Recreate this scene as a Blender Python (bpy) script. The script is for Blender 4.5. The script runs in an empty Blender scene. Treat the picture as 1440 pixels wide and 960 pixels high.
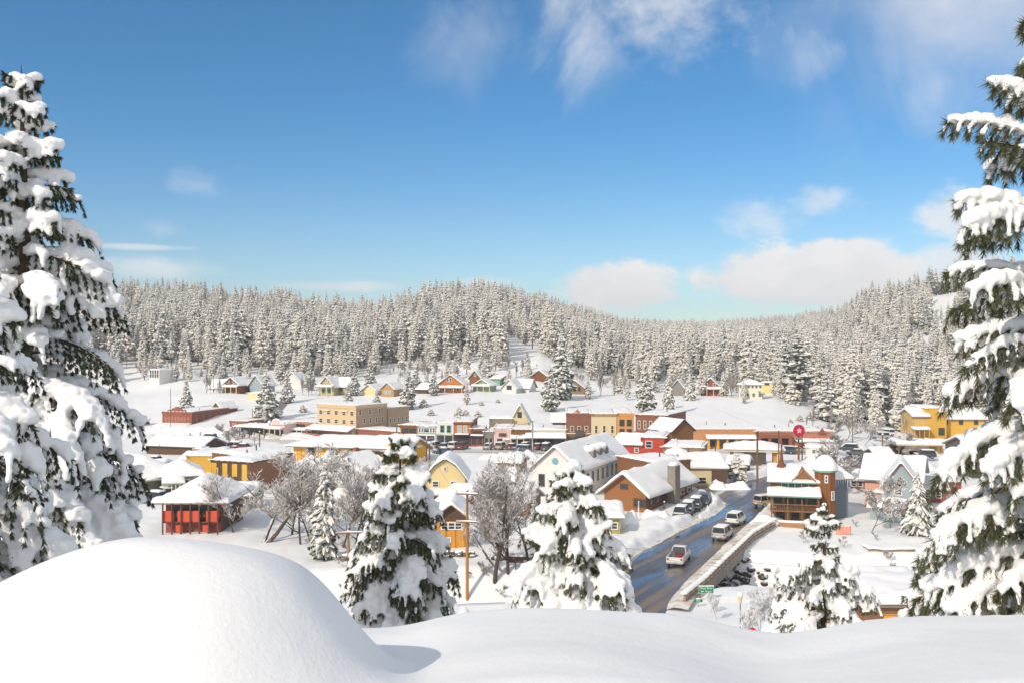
import bpy, math, random
import numpy as np
from mathutils import Vector, Matrix, noise as mnoise
R = math.radians
scene = bpy.context.scene
COL = scene.collection
F = 1400.0; CX = 720.0; CY = 480.0; EYE = 26.0

# ------------------------------------------------------------------ materials
MATS = {}
def nodes_mat(name):
    m = bpy.data.materials.new(name); m.use_nodes = True
    nt = m.node_tree; b = nt.nodes['Principled BSDF']
    return m, nt, b
def paint(name, rgb, rough=0.7, var=0.18, scale=3.0, metallic=0.0, bump=0.0, stretch=(1,1,1), spec=0.3):
    """flat-coloured surface with mottled wear"""
    if name in MATS: return MATS[name]
    m, nt, b = nodes_mat(name)
    tc = nt.nodes.new('ShaderNodeTexCoord'); mp = nt.nodes.new('ShaderNodeMapping'); mp.inputs['Scale'].default_value = stretch
    nz = nt.nodes.new('ShaderNodeTexNoise'); nz.inputs['Scale'].default_value = scale; nz.inputs['Detail'].default_value = 5
    nt.links.new(tc.outputs['Object'], mp.inputs[0]); nt.links.new(mp.outputs[0], nz.inputs['Vector'])
    mx = nt.nodes.new('ShaderNodeMix'); mx.data_type = 'RGBA'
    mx.inputs['A'].default_value = (*[c*(1-var) for c in rgb], 1); mx.inputs['B'].default_value = (*[min(1, c*(1+var)) for c in rgb], 1)
    nt.links.new(nz.outputs['Fac'], mx.inputs['Factor']); nt.links.new(mx.outputs['Result'], b.inputs['Base Color'])
    b.inputs['Roughness'].default_value = rough; b.inputs['Metallic'].default_value = metallic; b.inputs['Specular IOR Level'].default_value = spec
    if bump:
        bp = nt.nodes.new('ShaderNodeBump'); bp.inputs['Strength'].default_value = bump; bp.inputs['Distance'].default_value = 0.05
        nt.links.new(nz.outputs['Fac'], bp.inputs['Height']); nt.links.new(bp.outputs[0], b.inputs['Normal'])
    MATS[name] = m; return m
def siding(name, rgb, step=0.25, vertical=False, dark=0.6, brick=False, var=.18):
    """boarded or bricked wall, pattern in object space"""
    if name in MATS: return MATS[name]
    m, nt, b = nodes_mat(name)
    tc = nt.nodes.new('ShaderNodeTexCoord'); sp = nt.nodes.new('ShaderNodeSeparateXYZ'); nt.links.new(tc.outputs['Object'], sp.inputs[0])
    nz = nt.nodes.new('ShaderNodeTexNoise'); nz.inputs['Scale'].default_value = 1.3; nz.inputs['Detail'].default_value = 6
    mp = nt.nodes.new('ShaderNodeMapping'); mp.inputs['Scale'].default_value = (3, 3, .5) if vertical else (.6, .6, 4)
    nt.links.new(tc.outputs['Object'], mp.inputs[0]); nt.links.new(mp.outputs[0], nz.inputs['Vector'])
    base = nt.nodes.new('ShaderNodeMix'); base.data_type = 'RGBA'
    base.inputs['A'].default_value = (*[c*(1-var) for c in rgb], 1); base.inputs['B'].default_value = (*[min(1, c*(1+var)) for c in rgb], 1)
    nt.links.new(nz.outputs['Fac'], base.inputs['Factor'])
    if brick:
        ad = nt.nodes.new('ShaderNodeMath'); ad.operation = 'ADD'; nt.links.new(sp.outputs['X'], ad.inputs[0]); nt.links.new(sp.outputs['Y'], ad.inputs[1])
        cb = nt.nodes.new('ShaderNodeCombineXYZ'); nt.links.new(ad.outputs[0], cb.inputs[0]); nt.links.new(sp.outputs['Z'], cb.inputs[1])
        bt = nt.nodes.new('ShaderNodeTexBrick'); bt.inputs['Scale'].default_value = 1.0
        bt.inputs['Brick Width'].default_value = .5; bt.inputs['Row Height'].default_value = .18; bt.inputs['Mortar Size'].default_value = .02
        nt.links.new(cb.outputs[0], bt.inputs['Vector'])
        bt.inputs['Mortar'].default_value = (*[min(1, c*1.15+.03) for c in rgb], 1)
        nt.links.new(base.outputs['Result'], bt.inputs['Color1'])
        dk = nt.nodes.new('ShaderNodeMix'); dk.data_type = 'RGBA'; dk.inputs['Factor'].default_value = .35; dk.inputs['B'].default_value = (*[c*.4 for c in rgb], 1)
        nt.links.new(base.outputs['Result'], dk.inputs['A']); nt.links.new(dk.outputs['Result'], bt.inputs['Color2'])
        nt.links.new(bt.outputs['Color'], b.inputs['Base Color'])
    else:
        if vertical:
            ad = nt.nodes.new('ShaderNodeMath'); ad.operation = 'ADD'; nt.links.new(sp.outputs['X'], ad.inputs[0]); nt.links.new(sp.outputs['Y'], ad.inputs[1]); src = ad.outputs[0]
        else: src = sp.outputs['Z']
        dv = nt.nodes.new('ShaderNodeMath'); dv.operation = 'DIVIDE'; dv.inputs[1].default_value = step; nt.links.new(src, dv.inputs[0])
        fr = nt.nodes.new('ShaderNodeMath'); fr.operation = 'FRACT'; nt.links.new(dv.outputs[0], fr.inputs[0])
        lt = nt.nodes.new('ShaderNodeMath'); lt.operation = 'LESS_THAN'; lt.inputs[1].default_value = .14; nt.links.new(fr.outputs[0], lt.inputs[0])
        mx = nt.nodes.new('ShaderNodeMix'); mx.data_type = 'RGBA'; mx.inputs['B'].default_value = (*[c*dark for c in rgb], 1)
        nt.links.new(lt.outputs[0], mx.inputs['Factor']); nt.links.new(base.outputs['Result'], mx.inputs['A'])
        nt.links.new(mx.outputs['Result'], b.inputs['Base Color'])
    b.inputs['Roughness'].default_value = .8; b.inputs['Specular IOR Level'].default_value = .2
    MATS[name] = m; return m
def snow_mat(name='snow', scale=6.0, bump=.25, dist=.05, rgb=(.90, .885, .865), gen='Object', sss=0.0):
    if name in MATS: return MATS[name]
    m, nt, b = nodes_mat(name)
    tc = nt.nodes.new('ShaderNodeTexCoord')
    nz = nt.nodes.new('ShaderNodeTexNoise'); nz.inputs['Scale'].default_value = scale; nz.inputs['Detail'].default_value = 7; nz.inputs['Roughness'].default_value = .6
    nt.links.new(tc.outputs[gen], nz.inputs['Vector'])
    bp = nt.nodes.new('ShaderNodeBump'); bp.inputs['Strength'].default_value = bump; bp.inputs['Distance'].default_value = dist
    nt.links.new(nz.outputs['Fac'], bp.inputs['Height']); nt.links.new(bp.outputs[0], b.inputs['Normal'])
    b.inputs['Base Color'].default_value = (*rgb, 1); b.inputs['Roughness'].default_value = .65; b.inputs['Specular IOR Level'].default_value = .25
    MATS[name] = m; return m
def frosted(name, bark, thr=.15, snow=(.88, .885, .9), soft=.25, noise=1.2, nscale=3.0):
    """bark or needles that carry snow on every side that faces up"""
    if name in MATS: return MATS[name]
    m, nt, b = nodes_mat(name)
    g = nt.nodes.new('ShaderNodeNewGeometry'); sp = nt.nodes.new('ShaderNodeSeparateXYZ'); nt.links.new(g.outputs['Normal'], sp.inputs[0])
    nz = nt.nodes.new('ShaderNodeTexNoise'); nz.inputs['Scale'].default_value = nscale; nz.inputs['Detail'].default_value = 3
    nt.links.new(g.outputs['Position'], nz.inputs['Vector'])
    ma = nt.nodes.new('ShaderNodeMath'); ma.operation = 'MULTIPLY_ADD'; ma.inputs[1].default_value = noise; ma.inputs[2].default_value = -noise*.5; nt.links.new(nz.outputs['Fac'], ma.inputs[0])
    ad = nt.nodes.new('ShaderNodeMath'); ad.operation = 'ADD'; nt.links.new(sp.outputs['Z'], ad.inputs[0]); nt.links.new(ma.outputs[0], ad.inputs[1])
    mr = nt.nodes.new('ShaderNodeMapRange'); mr.inputs['From Min'].default_value = thr-soft; mr.inputs['From Max'].default_value = thr+soft; nt.links.new(ad.outputs[0], mr.inputs['Value'])
    mx = nt.nodes.new('ShaderNodeMix'); mx.data_type = 'RGBA'; mx.inputs['A'].default_value = (*bark, 1); mx.inputs['B'].default_value = (*snow, 1)
    nt.links.new(mr.outputs[0], mx.inputs['Factor']); nt.links.new(mx.outputs['Result'], b.inputs['Base Color'])
    b.inputs['Roughness'].default_value = .8; b.inputs['Specular IOR Level'].default_value = .15
    MATS[name] = m; return m
def glass(name='window_glass', rgb=(.045, .05, .055), rough=.2):
    if name in MATS: return MATS[name]
    m, nt, b = nodes_mat(name); b.inputs['Base Color'].default_value = (*rgb, 1); b.inputs['Roughness'].default_value = rough; b.inputs['Specular IOR Level'].default_value = .45
    MATS[name] = m; return m

SNOW = snow_mat()
ROOFSNOW = snow_mat('roof_snow', 1.2, .5, .12)
PILLOW = snow_mat('pillow_snow', 9, .5, .03)
WHITE = paint('white_trim', (.78, .76, .72), .5, .05)
GLASS = glass()
WOODD = paint('dark_wood', (.12, .07, .045), .8, .3, 2)
WOODM = paint('brown_wood', (.26, .13, .07), .8, .3, 2)
METAL = paint('grey_metal', (.35, .36, .37), .4, .1, metallic=.6)
DARK = paint('dark_interior', (.05, .045, .04), .8, .3)
FASCIA = paint('fascia', (.30, .24, .19), .7, .2)

# ------------------------------------------------------------------ object helpers
def tag(o, label=None, cat=None, group=None, kind=None):
    if label: o['label'] = label
    if cat: o['category'] = cat
    if group: o['group'] = group
    if kind: o['kind'] = kind
    return o
def empty(name, loc, rz=0, label=None, cat=None, group=None):
    o = bpy.data.objects.new(name, None); COL.objects.link(o); o.location = loc; o.rotation_euler = (0, 0, rz); o.empty_display_size = .3
    return tag(o, label, cat, group)
class MB:
    def __init__(s): s.v = []; s.f = []; s.m = []; s.sm = False
    def quad(s, a, b, c, d, m=0):
        n = len(s.v); s.v += [a, b, c, d]; s.f.append((n, n+1, n+2, n+3)); s.m.append(m)
    def tri(s, a, b, c, m=0):
        n = len(s.v); s.v += [a, b, c]; s.f.append((n, n+1, n+2)); s.m.append(m)
    def poly(s, pts, m=0):
        n = len(s.v); s.v += list(pts); s.f.append(tuple(range(n, n+len(pts)))); s.m.append(m)
    def box(s, x0, x1, y0, y1, z0, z1, m=0):
        n = len(s.v)
        s.v += [(x0,y0,z0),(x1,y0,z0),(x1,y1,z0),(x0,y1,z0),(x0,y0,z1),(x1,y0,z1),(x1,y1,z1),(x0,y1,z1)]
        for q in ((0,3,2,1),(4,5,6,7),(0,1,5,4),(1,2,6,5),(2,3,7,6),(3,0,4,7)):
            s.f.append(tuple(n+i for i in q)); s.m.append(m)
        return s
    def hexa(s, p, m=0):
        """8 corners: bottom ring 0-3 (ccw), top ring 4-7"""
        n = len(s.v); s.v += list(p)
        for q in ((0,3,2,1),(4,5,6,7),(0,1,5,4),(1,2,6,5),(2,3,7,6),(3,0,4,7)):
            s.f.append(tuple(n+i for i in q)); s.m.append(m)
        return s
    def prism(s, pts, ax, a, b, m=0):
        """2D outline (p,q) extruded along axis ax from a to b; ax 'y': (x,z); ax 'x': (y,z); ax 'z': (x,y)"""
        def P(p, t):
            return {'y': (p[0], t, p[1]), 'x': (t, p[0], p[1]), 'z': (p[0], p[1], t)}[ax]
        n = len(s.v); k = len(pts)
        s.v += [P(p, a) for p in pts]+[P(p, b) for p in pts]
        s.f.append(tuple(range(n, n+k))); s.f.append(tuple(range(n+2*k-1, n+k-1, -1))); s.m += [m, m]
        for i in range(k):
            j = (i+1) % k; s.f.append((n+i, n+k+i, n+k+j, n+j)); s.m.append(m)
        return s
    def tube(s, pts, rads, k=6, m=0, cap=True):
        n = len(s.v); rings = len(pts)
        for i, p in enumerate(pts):
            p = Vector(p)
            d = (Vector(pts[min(i+1, rings-1)])-Vector(pts[max(i-1, 0)]))
            d = d.normalized() if d.length > 1e-9 else Vector((0, 0, 1))
            u = d.cross(Vector((0, 0, 1)) if abs(d.z) < .9 else Vector((1, 0, 0))).normalized(); w = d.cross(u)
            for j in range(k):
                a = 2*math.pi*j/k; q = p+(u*math.cos(a)+w*math.sin(a))*rads[i]; s.v.append(tuple(q))
        for i in range(rings-1):
            for j in range(k):
                a = n+i*k+j; b = n+i*k+(j+1) % k; s.f.append((a, b, b+k, a+k)); s.m.append(m)
        if cap:
            s.f.append(tuple(n+j for j in range(k))); s.m.append(m)
            s.f.append(tuple(n+(rings-1)*k+j for j in reversed(range(k)))); s.m.append(m)
        return s
    def lathe(s, prof, k=12, m=0, cx=0, cy=0):
        n = len(s.v)
        for (r, z) in prof:
            for j in range(k):
                a = 2*math.pi*j/k; s.v.append((cx+r*math.cos(a), cy+r*math.sin(a), z))
        for i in range(len(prof)-1):
            for j in range(k):
                a = n+i*k+j; b = n+i*k+(j+1) % k; s.f.append((a, b, b+k, a+k)); s.m.append(m)
        return s
    def blob(s, c, r, sx=1, sy=1, sz=1, m=0, rot=0):
        n = len(s.v); ca, sa = math.cos(rot), math.sin(rot)
        for (x, y, z) in ICO_V:
            x *= sx; y *= sy; x, y = x*ca-y*sa, x*sa+y*ca
            s.v.append((c[0]+x*r, c[1]+y*r, c[2]+z*r*sz))
        for f in ICO_F: s.f.append(tuple(n+i for i in f)); s.m.append(m)
    def mesh(s, name, mats, smooth=False):
        me = bpy.data.meshes.new(name); me.from_pydata([tuple(v) for v in s.v], [], s.f)
        for mt in mats: me.materials.append(mt)
        if len(mats) > 1: me.polygons.foreach_set('material_index', s.m)
        if smooth: me.polygons.foreach_set('use_smooth', [True]*len(me.polygons))
        me.update(); return me
    def build(s, name, mats, parent=None, smooth=False, loc=None, rz=0):
        if not isinstance(mats, (list, tuple)): mats = [mats]
        o = bpy.data.objects.new(name, s.mesh(name, mats, smooth)); COL.objects.link(o)
        if parent: o.parent = parent
        if loc is not None: o.location = loc
        if rz: o.rotation_euler = (0, 0, rz)
        return o
def _ico():
    import bmesh
    bm = bmesh.new(); bmesh.ops.create_icosphere(bm, subdivisions=2, radius=1)
    v = [tuple(x.co) for x in bm.verts]; f = [tuple(x.index for x in fa.verts) for fa in bm.faces]; bm.free(); return v, f
ICO_V, ICO_F = _ico()
def sm(a, b, t):
    t = min(1, max(0, (t-a)/(b-a))); return t*t*(3-2*t)
def interp(t, tab):
    if t <= tab[0][0]: return tab[0][1]
    for (a, va), (b, vb) in zip(tab, tab[1:]):
        if t <= b: return va+(vb-va)*(t-a)/(b-a)
    return tab[-1][1]
def nz(x, y, z=0.0): return mnoise.noise(Vector((x, y, z)))

# ------------------------------------------------------------------ terrain
NEAR = [(-60, 27.5), (-20, 25.0), (0, 24.5), (4.4, 24.46), (7.0, 24.05), (8.2, 23.5), (12, 21.9), (20, 19.1), (30, 16.3), (45, 11.9), (60, 7.8), (75, 3.9), (88, .8), (96, 0), (4000, 0)]
CREST = [(0, 0.03), (480, -.02), (540, -.06), (600, 0.0), (700, .05), (800, .06), (900, .04), (1000, .0), (1060, -.06), (1110, -.07), (1180, -.02), (1300, 0.02), (1440, .03)]
RIDGE = [(-200, 383), (100, 388), (250, 393), (400, 406), (520, 420), (565, 412), (595, 397), (640, 391), (700, 397), (750, 408), (800, 426), (880, 449), (1000, 453), (1100, 444), (1180, 430), (1215, 403), (1300, 380), (1400, 360), (1700, 345)]
RDIST = [(-200, 820), (100, 800), (500, 740), (700, 760), (800, 950), (900, 1500), (1050, 1800), (1150, 1400), (1210, 850), (1300, 740), (1440, 720), (1700, 700)]
BENCH = [(-200, 562), (186, 562), (300, 552), (480, 556), (600, 553), (760, 556), (860, 561), (1000, 560), (1090, 560), (1130, 568), (1200, 586), (1280, 600), (1440, 602), (1700, 602)]
FLOOR = [(-200, 508), (100, 511), (300, 520), (500, 522), (600, 520), (690, 508), (760, 505), (820, 524), (900, 534), (1000, 534), (1100, 545), (1180, 565), (1300, 572), (1440, 570), (1700, 570)]
CHAN = [(-140, 118), (-60, 106), (-20, 104), (5, 107), (24, 116), (42, 113), (64, 117), (110, 130)]
def segdist(x, y, pl):
    best = 1e9; tt = 0
    for i in range(len(pl)-1):
        ax, ay = pl[i][:2]; bx, by = pl[i+1][:2]; dx, dy = bx-ax, by-ay
        t = max(0, min(1, ((x-ax)*dx+(y-ay)*dy)/(dx*dx+dy*dy))); d = math.hypot(x-ax-t*dx, y-ay-t*dy)
        if d < best: best = d; tt = i+t
    return best, tt
_CR = []
def crest(px):
    if not _CR:
        raw = [interp(-600+10*i, CREST) for i in range(280)]
        _CR.extend([sum(raw[max(0, i-6):i+7])/len(raw[max(0, i-6):i+7]) for i in range(280)])
    k = max(0, min(278.99, (px+600)/10)); i = int(k); return _CR[i]+(_CR[i+1]-_CR[i])*(k-i)
def base_h(x, y):
    if y < 100:
        z = interp(y, NEAR)
        if 2 < y < 14:
            z += crest(720+1400*x/max(y, 3))*7*sm(2, 6, y)*(1-sm(9, 14, y))*.22
        return z
    if y < 250: return 0.0
    px = 720+1400*x/y
    zb = 26-(interp(px, BENCH)-480)/1400*345
    zf = 26-(interp(px, FLOOR)-480)/1400*430
    yr = interp(px, RDIST); zr = 26-(interp(px, RIDGE)-480)/1400*yr-19
    zf = min(zf, max(zr, zb))
    tab = [(250, 0), (262, .5), (345, zb), (372, zb+.6), (430, max(zf, zb+.8)), (yr, max(zr, zf)), (yr+400, zr-60), (5000, -60)]
    return interp(y, tab)
MOUNDX, MOUNDY = -1.52, 4.75
def h(x, y):
    z = base_h(x, y)
    if -3 < y < 12 and -9 < x < 4:
        ax = 1.12-.22*sm(-.7, .7, x-MOUNDX)
        d = math.sqrt(((x-MOUNDX)/ax)**2+((y-MOUNDY)/1.15)**2)
        kk = sm(-.7, .7, x-MOUNDX); z += (.64+.05*nz(x*1.1, y*1.3, 11))*math.exp(-((.98+.15*kk)*d)**(3.0+1.2*kk))
        d = math.hypot((x+1.5)/.9, (y-6.6)/1.0); z -= 0
        z += .30*math.exp(-(((x+4.6)/1.6)**2+((y-8.2)/1.6)**2))
    if 15 < y < 26:
        d = math.hypot((x+.98)/.95, (y-20.5)/1.2); z += 2.0*max(0, 1-d)**1.3
    if y < 100:
        a = sm(0, 3, y) if y > 0 else 0
        z += .06*nz(x*.45, y*.6, 3.1)*a+.02*nz(x*1.3, y*1.6, 7)
        z += .5*nz(x*.12, y*.12, 9)*sm(12, 30, y)*.8
    elif y < 250:
        cd, _ = segdist(x, y, CHAN)
        z -= 5.0*(1-sm(3.5, 9.5, cd))
        z += .35*nz(x*.11, y*.11, 1)+.15*nz(x*.5, y*.5, 5)
    else:
        z += .6*nz(x*.04, y*.04, 2)+.3*nz(x*.2, y*.2, 4)*1.0
    return z
def G(px, py, y0=92.0):
    """where the view through this photo point meets the land"""
    s = (px-CX)/F; k = (py-CY)/F; y = y0
    while y < 1600:
        if EYE-k*y <= h(s*y, y): break
        y += .5 if y < 400 else 2
    return (s*y, y, h(s*y, y))
def P(px, py, Y): return ((px-CX)/F*Y, Y, EYE-(py-CY)/F*Y)
def PL(px, py, z=0.0):
    Y = (EYE-z)*F/(py-CY); return ((px-CX)/F*Y, Y)
# ------------------------------------------------------------------ road
ROAD_R = [(9.5, 78), (12.0, 86), (14.6, 95.3), (16.3, 101), (18.6, 107), (22.3, 115.6), (25.8, 123.8), (30.3, 134.4), (35.4, 145.6), (39.3, 155), (43.5, 165)]
ROAD_L = [(1.5, 80), (4.0, 88), (6.0, 96), (8.2, 104), (10.8, 112), (13.6, 118.6), (17.4, 126.3), (21.7, 134.8), (26, 142.7), (30, 149.5), (33, 156.5), (34.4, 162)]
ROAD = ROAD_R+[(50, 172), (64, 190), (90, 221), (121, 272), (113, 277), (80, 231), (54, 199), (45, 187), (36, 182), (22, 190), (12, 196), (9, 190), (24, 180), (33, 170)]+ROAD_L[::-1]
STREET = [(-120, 282), (-78, 274), (-53, 263), (-29, 246.5), (-14, 242), (40, 239), (100, 237), (100, 230), (40, 231), (-16, 234), (-32, 238), (-58, 254), (-80, 266), (-120, 274)]
def inpoly(x, y, p):
    c = False; j = len(p)-1
    for i in range(len(p)):
        if (p[i][1] > y) != (p[j][1] > y) and x < (p[j][0]-p[i][0])*(y-p[i][1])/(p[j][1]-p[i][1])+p[i][0]: c = not c
        j = i
    return c
LOT = [(21.8, 144), (26.6, 144.5), (29, 149.5), (32.0, 158), (31.8, 164), (28, 165), (22, 151)]
_hb = h
def h(x, y):
    z = _hb(x, y)
    if 76 < y < 300:
        if -6 < x < 128:
            d, t = segdist(x, y, ROAD+[ROAD[0]])
            if inpoly(x, y, ROAD):
                if z > -1: z = min(z, -.15) if y > 96 else min(z, base_h(x, y)-.4)
                z = min(z, -.15) if y < 96 else z
            elif d < 7:
                right = segdist(x, y, ROAD_R)[0] < d+.01 and y < 142
                if right:
                    if d < 3 and z > -.6: z = min(z, -.05) if y > 98 else z
                elif inpoly(x, y, LOT): z = .02
                else:
                    b = (.15+.95*sm(0, 1.0, d)*(1-.75*sm(1.6, 5, d)))*(1+.5*nz(x*.7, y*.7, 8))
                    if z > -1.0: z = max(z*sm(0, 4, d)+b, -.1)
        if inpoly(x, y, STREET): z = -.05
    return z

def wet_mat():
    m, nt, b = nodes_mat('wet_asphalt')
    tc = nt.nodes.new('ShaderNodeTexCoord')
    def noise(scale, st, det=4, rot=R(28), loc=(0, 0, 0)):
        r = nt.nodes.new('ShaderNodeMapping'); r.inputs['Rotation'].default_value = (0, 0, rot); nt.links.new(tc.outputs['Object'], r.inputs[0])
        mp = nt.nodes.new('ShaderNodeMapping'); mp.inputs['Scale'].default_value = st; mp.inputs['Location'].default_value = loc; nt.links.new(r.outputs[0], mp.inputs[0])
        n = nt.nodes.new('ShaderNodeTexNoise'); n.inputs['Scale'].default_value = scale; n.inputs['Detail'].default_value = det; nt.links.new(mp.outputs[0], n.inputs['Vector']); return n
    a = noise(1.0, (.62, .018, 1), 5); c = noise(1.0, (.2, .05, 1), 3, loc=(5, 2, 0)); g = noise(14, (1, 1, 1), 4)
    cr = nt.nodes.new('ShaderNodeValToRGB'); e = cr.color_ramp.elements
    e[0].position = .36; e[0].color = (.030, .028, .028, 1); e[1].position = .58; e[1].color = (.20, .14, .095, 1)
    k = cr.color_ramp.elements.new(.47); k.color = (.06, .046, .036, 1)
    nt.links.new(a.outputs['Fac'], cr.inputs['Fac'])
    nt.links.new(cr.outputs['Color'], b.inputs['Base Color'])
    rr = nt.nodes.new('ShaderNodeMapRange'); rr.inputs['From Min'].default_value = .38; rr.inputs['From Max'].default_value = .62
    rr.inputs['To Min'].default_value = .04; rr.inputs['To Max'].default_value = .75
    ad = nt.nodes.new('ShaderNodeMath'); ad.operation = 'MULTIPLY_ADD'; ad.inputs[1].default_value = .5; nt.links.new(a.outputs['Fac'], ad.inputs[0])
    hf = nt.nodes.new('ShaderNodeMath'); hf.operation = 'MULTIPLY'; hf.inputs[1].default_value = .5; nt.links.new(c.outputs['Fac'], hf.inputs[0]); nt.links.new(hf.outputs[0], ad.inputs[2])
    nt.links.new(ad.outputs[0], rr.inputs['Value']); nt.links.new(rr.outputs[0], b.inputs['Roughness'])
    bp = nt.nodes.new('ShaderNodeBump'); bp.inputs['Strength'].default_value = .04; bp.inputs['Distance'].default_value = .02
    nt.links.new(g.outputs['Fac'], bp.inputs['Height']); nt.links.new(bp.outputs[0], b.inputs['Normal'])
    b.inputs['Specular IOR Level'].default_value = .9; b.inputs['IOR'].default_value = 1.5
    b.inputs['Coat Weight'].default_value = .5; b.inputs['Coat Roughness'].default_value = .05
    nt.links.new(rr.outputs[0], b.inputs['Coat Roughness'])
    return m
def build_ground():
    # one sheet: rings round the viewpoint, spokes finer across the view
    rad = [1.2]
    while rad[-1] < 5200:
        r = rad[-1]
        rad.append(r+(.07 if r < 9 else r*.02 if r < 88 else 1.0 if r < 205 else 3.0 if r < 450 else r*.03))
    ang = [R(-31+62*i/430) for i in range(431)]
    a = R(31)
    while a < R(329)-1e-6:
        a += R(3 if a > R(40) and a < R(320) else 1.5); ang.append(min(a, R(329)))
    ang = ang[:-1]
    na = len(ang); v = []; f = []
    v.append((0, 0, h(0, 0)))
    for r in rad:
        for t in ang:
            x, y = r*math.sin(t), r*math.cos(t)
            v.append((x, y, h(x, y)))
    for j in range(na): f.append((0, 1+(j+1) % na, 1+j))
    for i in range(len(rad)-1):
        for j in range(na):
            p = 1+i*na+j; q = 1+i*na+(j+1) % na; f.append((p, q, q+na, p+na))
    me = bpy.data.meshes.new('snow_ground'); me.from_pydata(v, [], f); me.polygons.foreach_set('use_smooth', [True]*len(f))
    me.materials.append(ground_mat()); me.update()
    o = bpy.data.objects.new('snow_ground', me); COL.objects.link(o); tag(o, 'deep fresh snow covering the hillside, the town floor and the far slopes', 'snow', kind='structure')
def ground_mat():
    m, nt, b = nodes_mat('ground_snow')
    tc = nt.nodes.new('ShaderNodeTexCoord')
    def n(scale, det=6):
        k = nt.nodes.new('ShaderNodeTexNoise'); k.inputs['Scale'].default_value = scale; k.inputs['Detail'].default_value = det; nt.links.new(tc.outputs['Object'], k.inputs['Vector']); return k
    a = n(38, 10); c = n(1.6, 9)
    b1 = nt.nodes.new('ShaderNodeBump'); b1.inputs['Strength'].default_value = .25; b1.inputs['Distance'].default_value = .012; nt.links.new(a.outputs['Fac'], b1.inputs['Height'])
    b2 = nt.nodes.new('ShaderNodeBump'); b2.inputs['Strength'].default_value = .35; b2.inputs['Distance'].default_value = .06; nt.links.new(c.outputs['Fac'], b2.inputs['Height'])
    nt.links.new(b1.outputs[0], b2.inputs['Normal']); nt.links.new(b2.outputs[0], b.inputs['Normal'])
    b.inputs['Base Color'].default_value = (.87, .86, .845, 1); b.inputs['Roughness'].default_value = .6; b.inputs['Specular IOR Level'].default_value = .25
    return m
def dirty_mat():
    m, nt, b = nodes_mat('sanded_snow')
    tc = nt.nodes.new('ShaderNodeTexCoord'); k = nt.nodes.new('ShaderNodeTexNoise'); k.inputs['Scale'].default_value = .55; k.inputs['Detail'].default_value = 8; k.inputs['Roughness'].default_value = .7
    nt.links.new(tc.outputs['Object'], k.inputs['Vector'])
    cr = nt.nodes.new('ShaderNodeValToRGB'); e = cr.color_ramp.elements
    e[0].position = .36; e[0].color = (.44, .34, .24, 1); e[1].position = .56; e[1].color = (.80, .76, .69, 1)
    nt.links.new(k.outputs['Fac'], cr.inputs[0]); nt.links.new(cr.outputs[0], b.inputs['Base Color'])
    bp = nt.nodes.new('ShaderNodeBump'); bp.inputs['Strength'].default_value = .6; bp.inputs['Distance'].default_value = .15; nt.links.new(k.outputs['Fac'], bp.inputs['Height']); nt.links.new(bp.outputs[0], b.inputs['Normal'])
    b.inputs['Roughness'].default_value = .8; return m
PARA = [(16.9, 98.5), (20.4, 105.6), (25.9, 118), (31.4, 130.5), (36.6, 139.5)]
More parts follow.
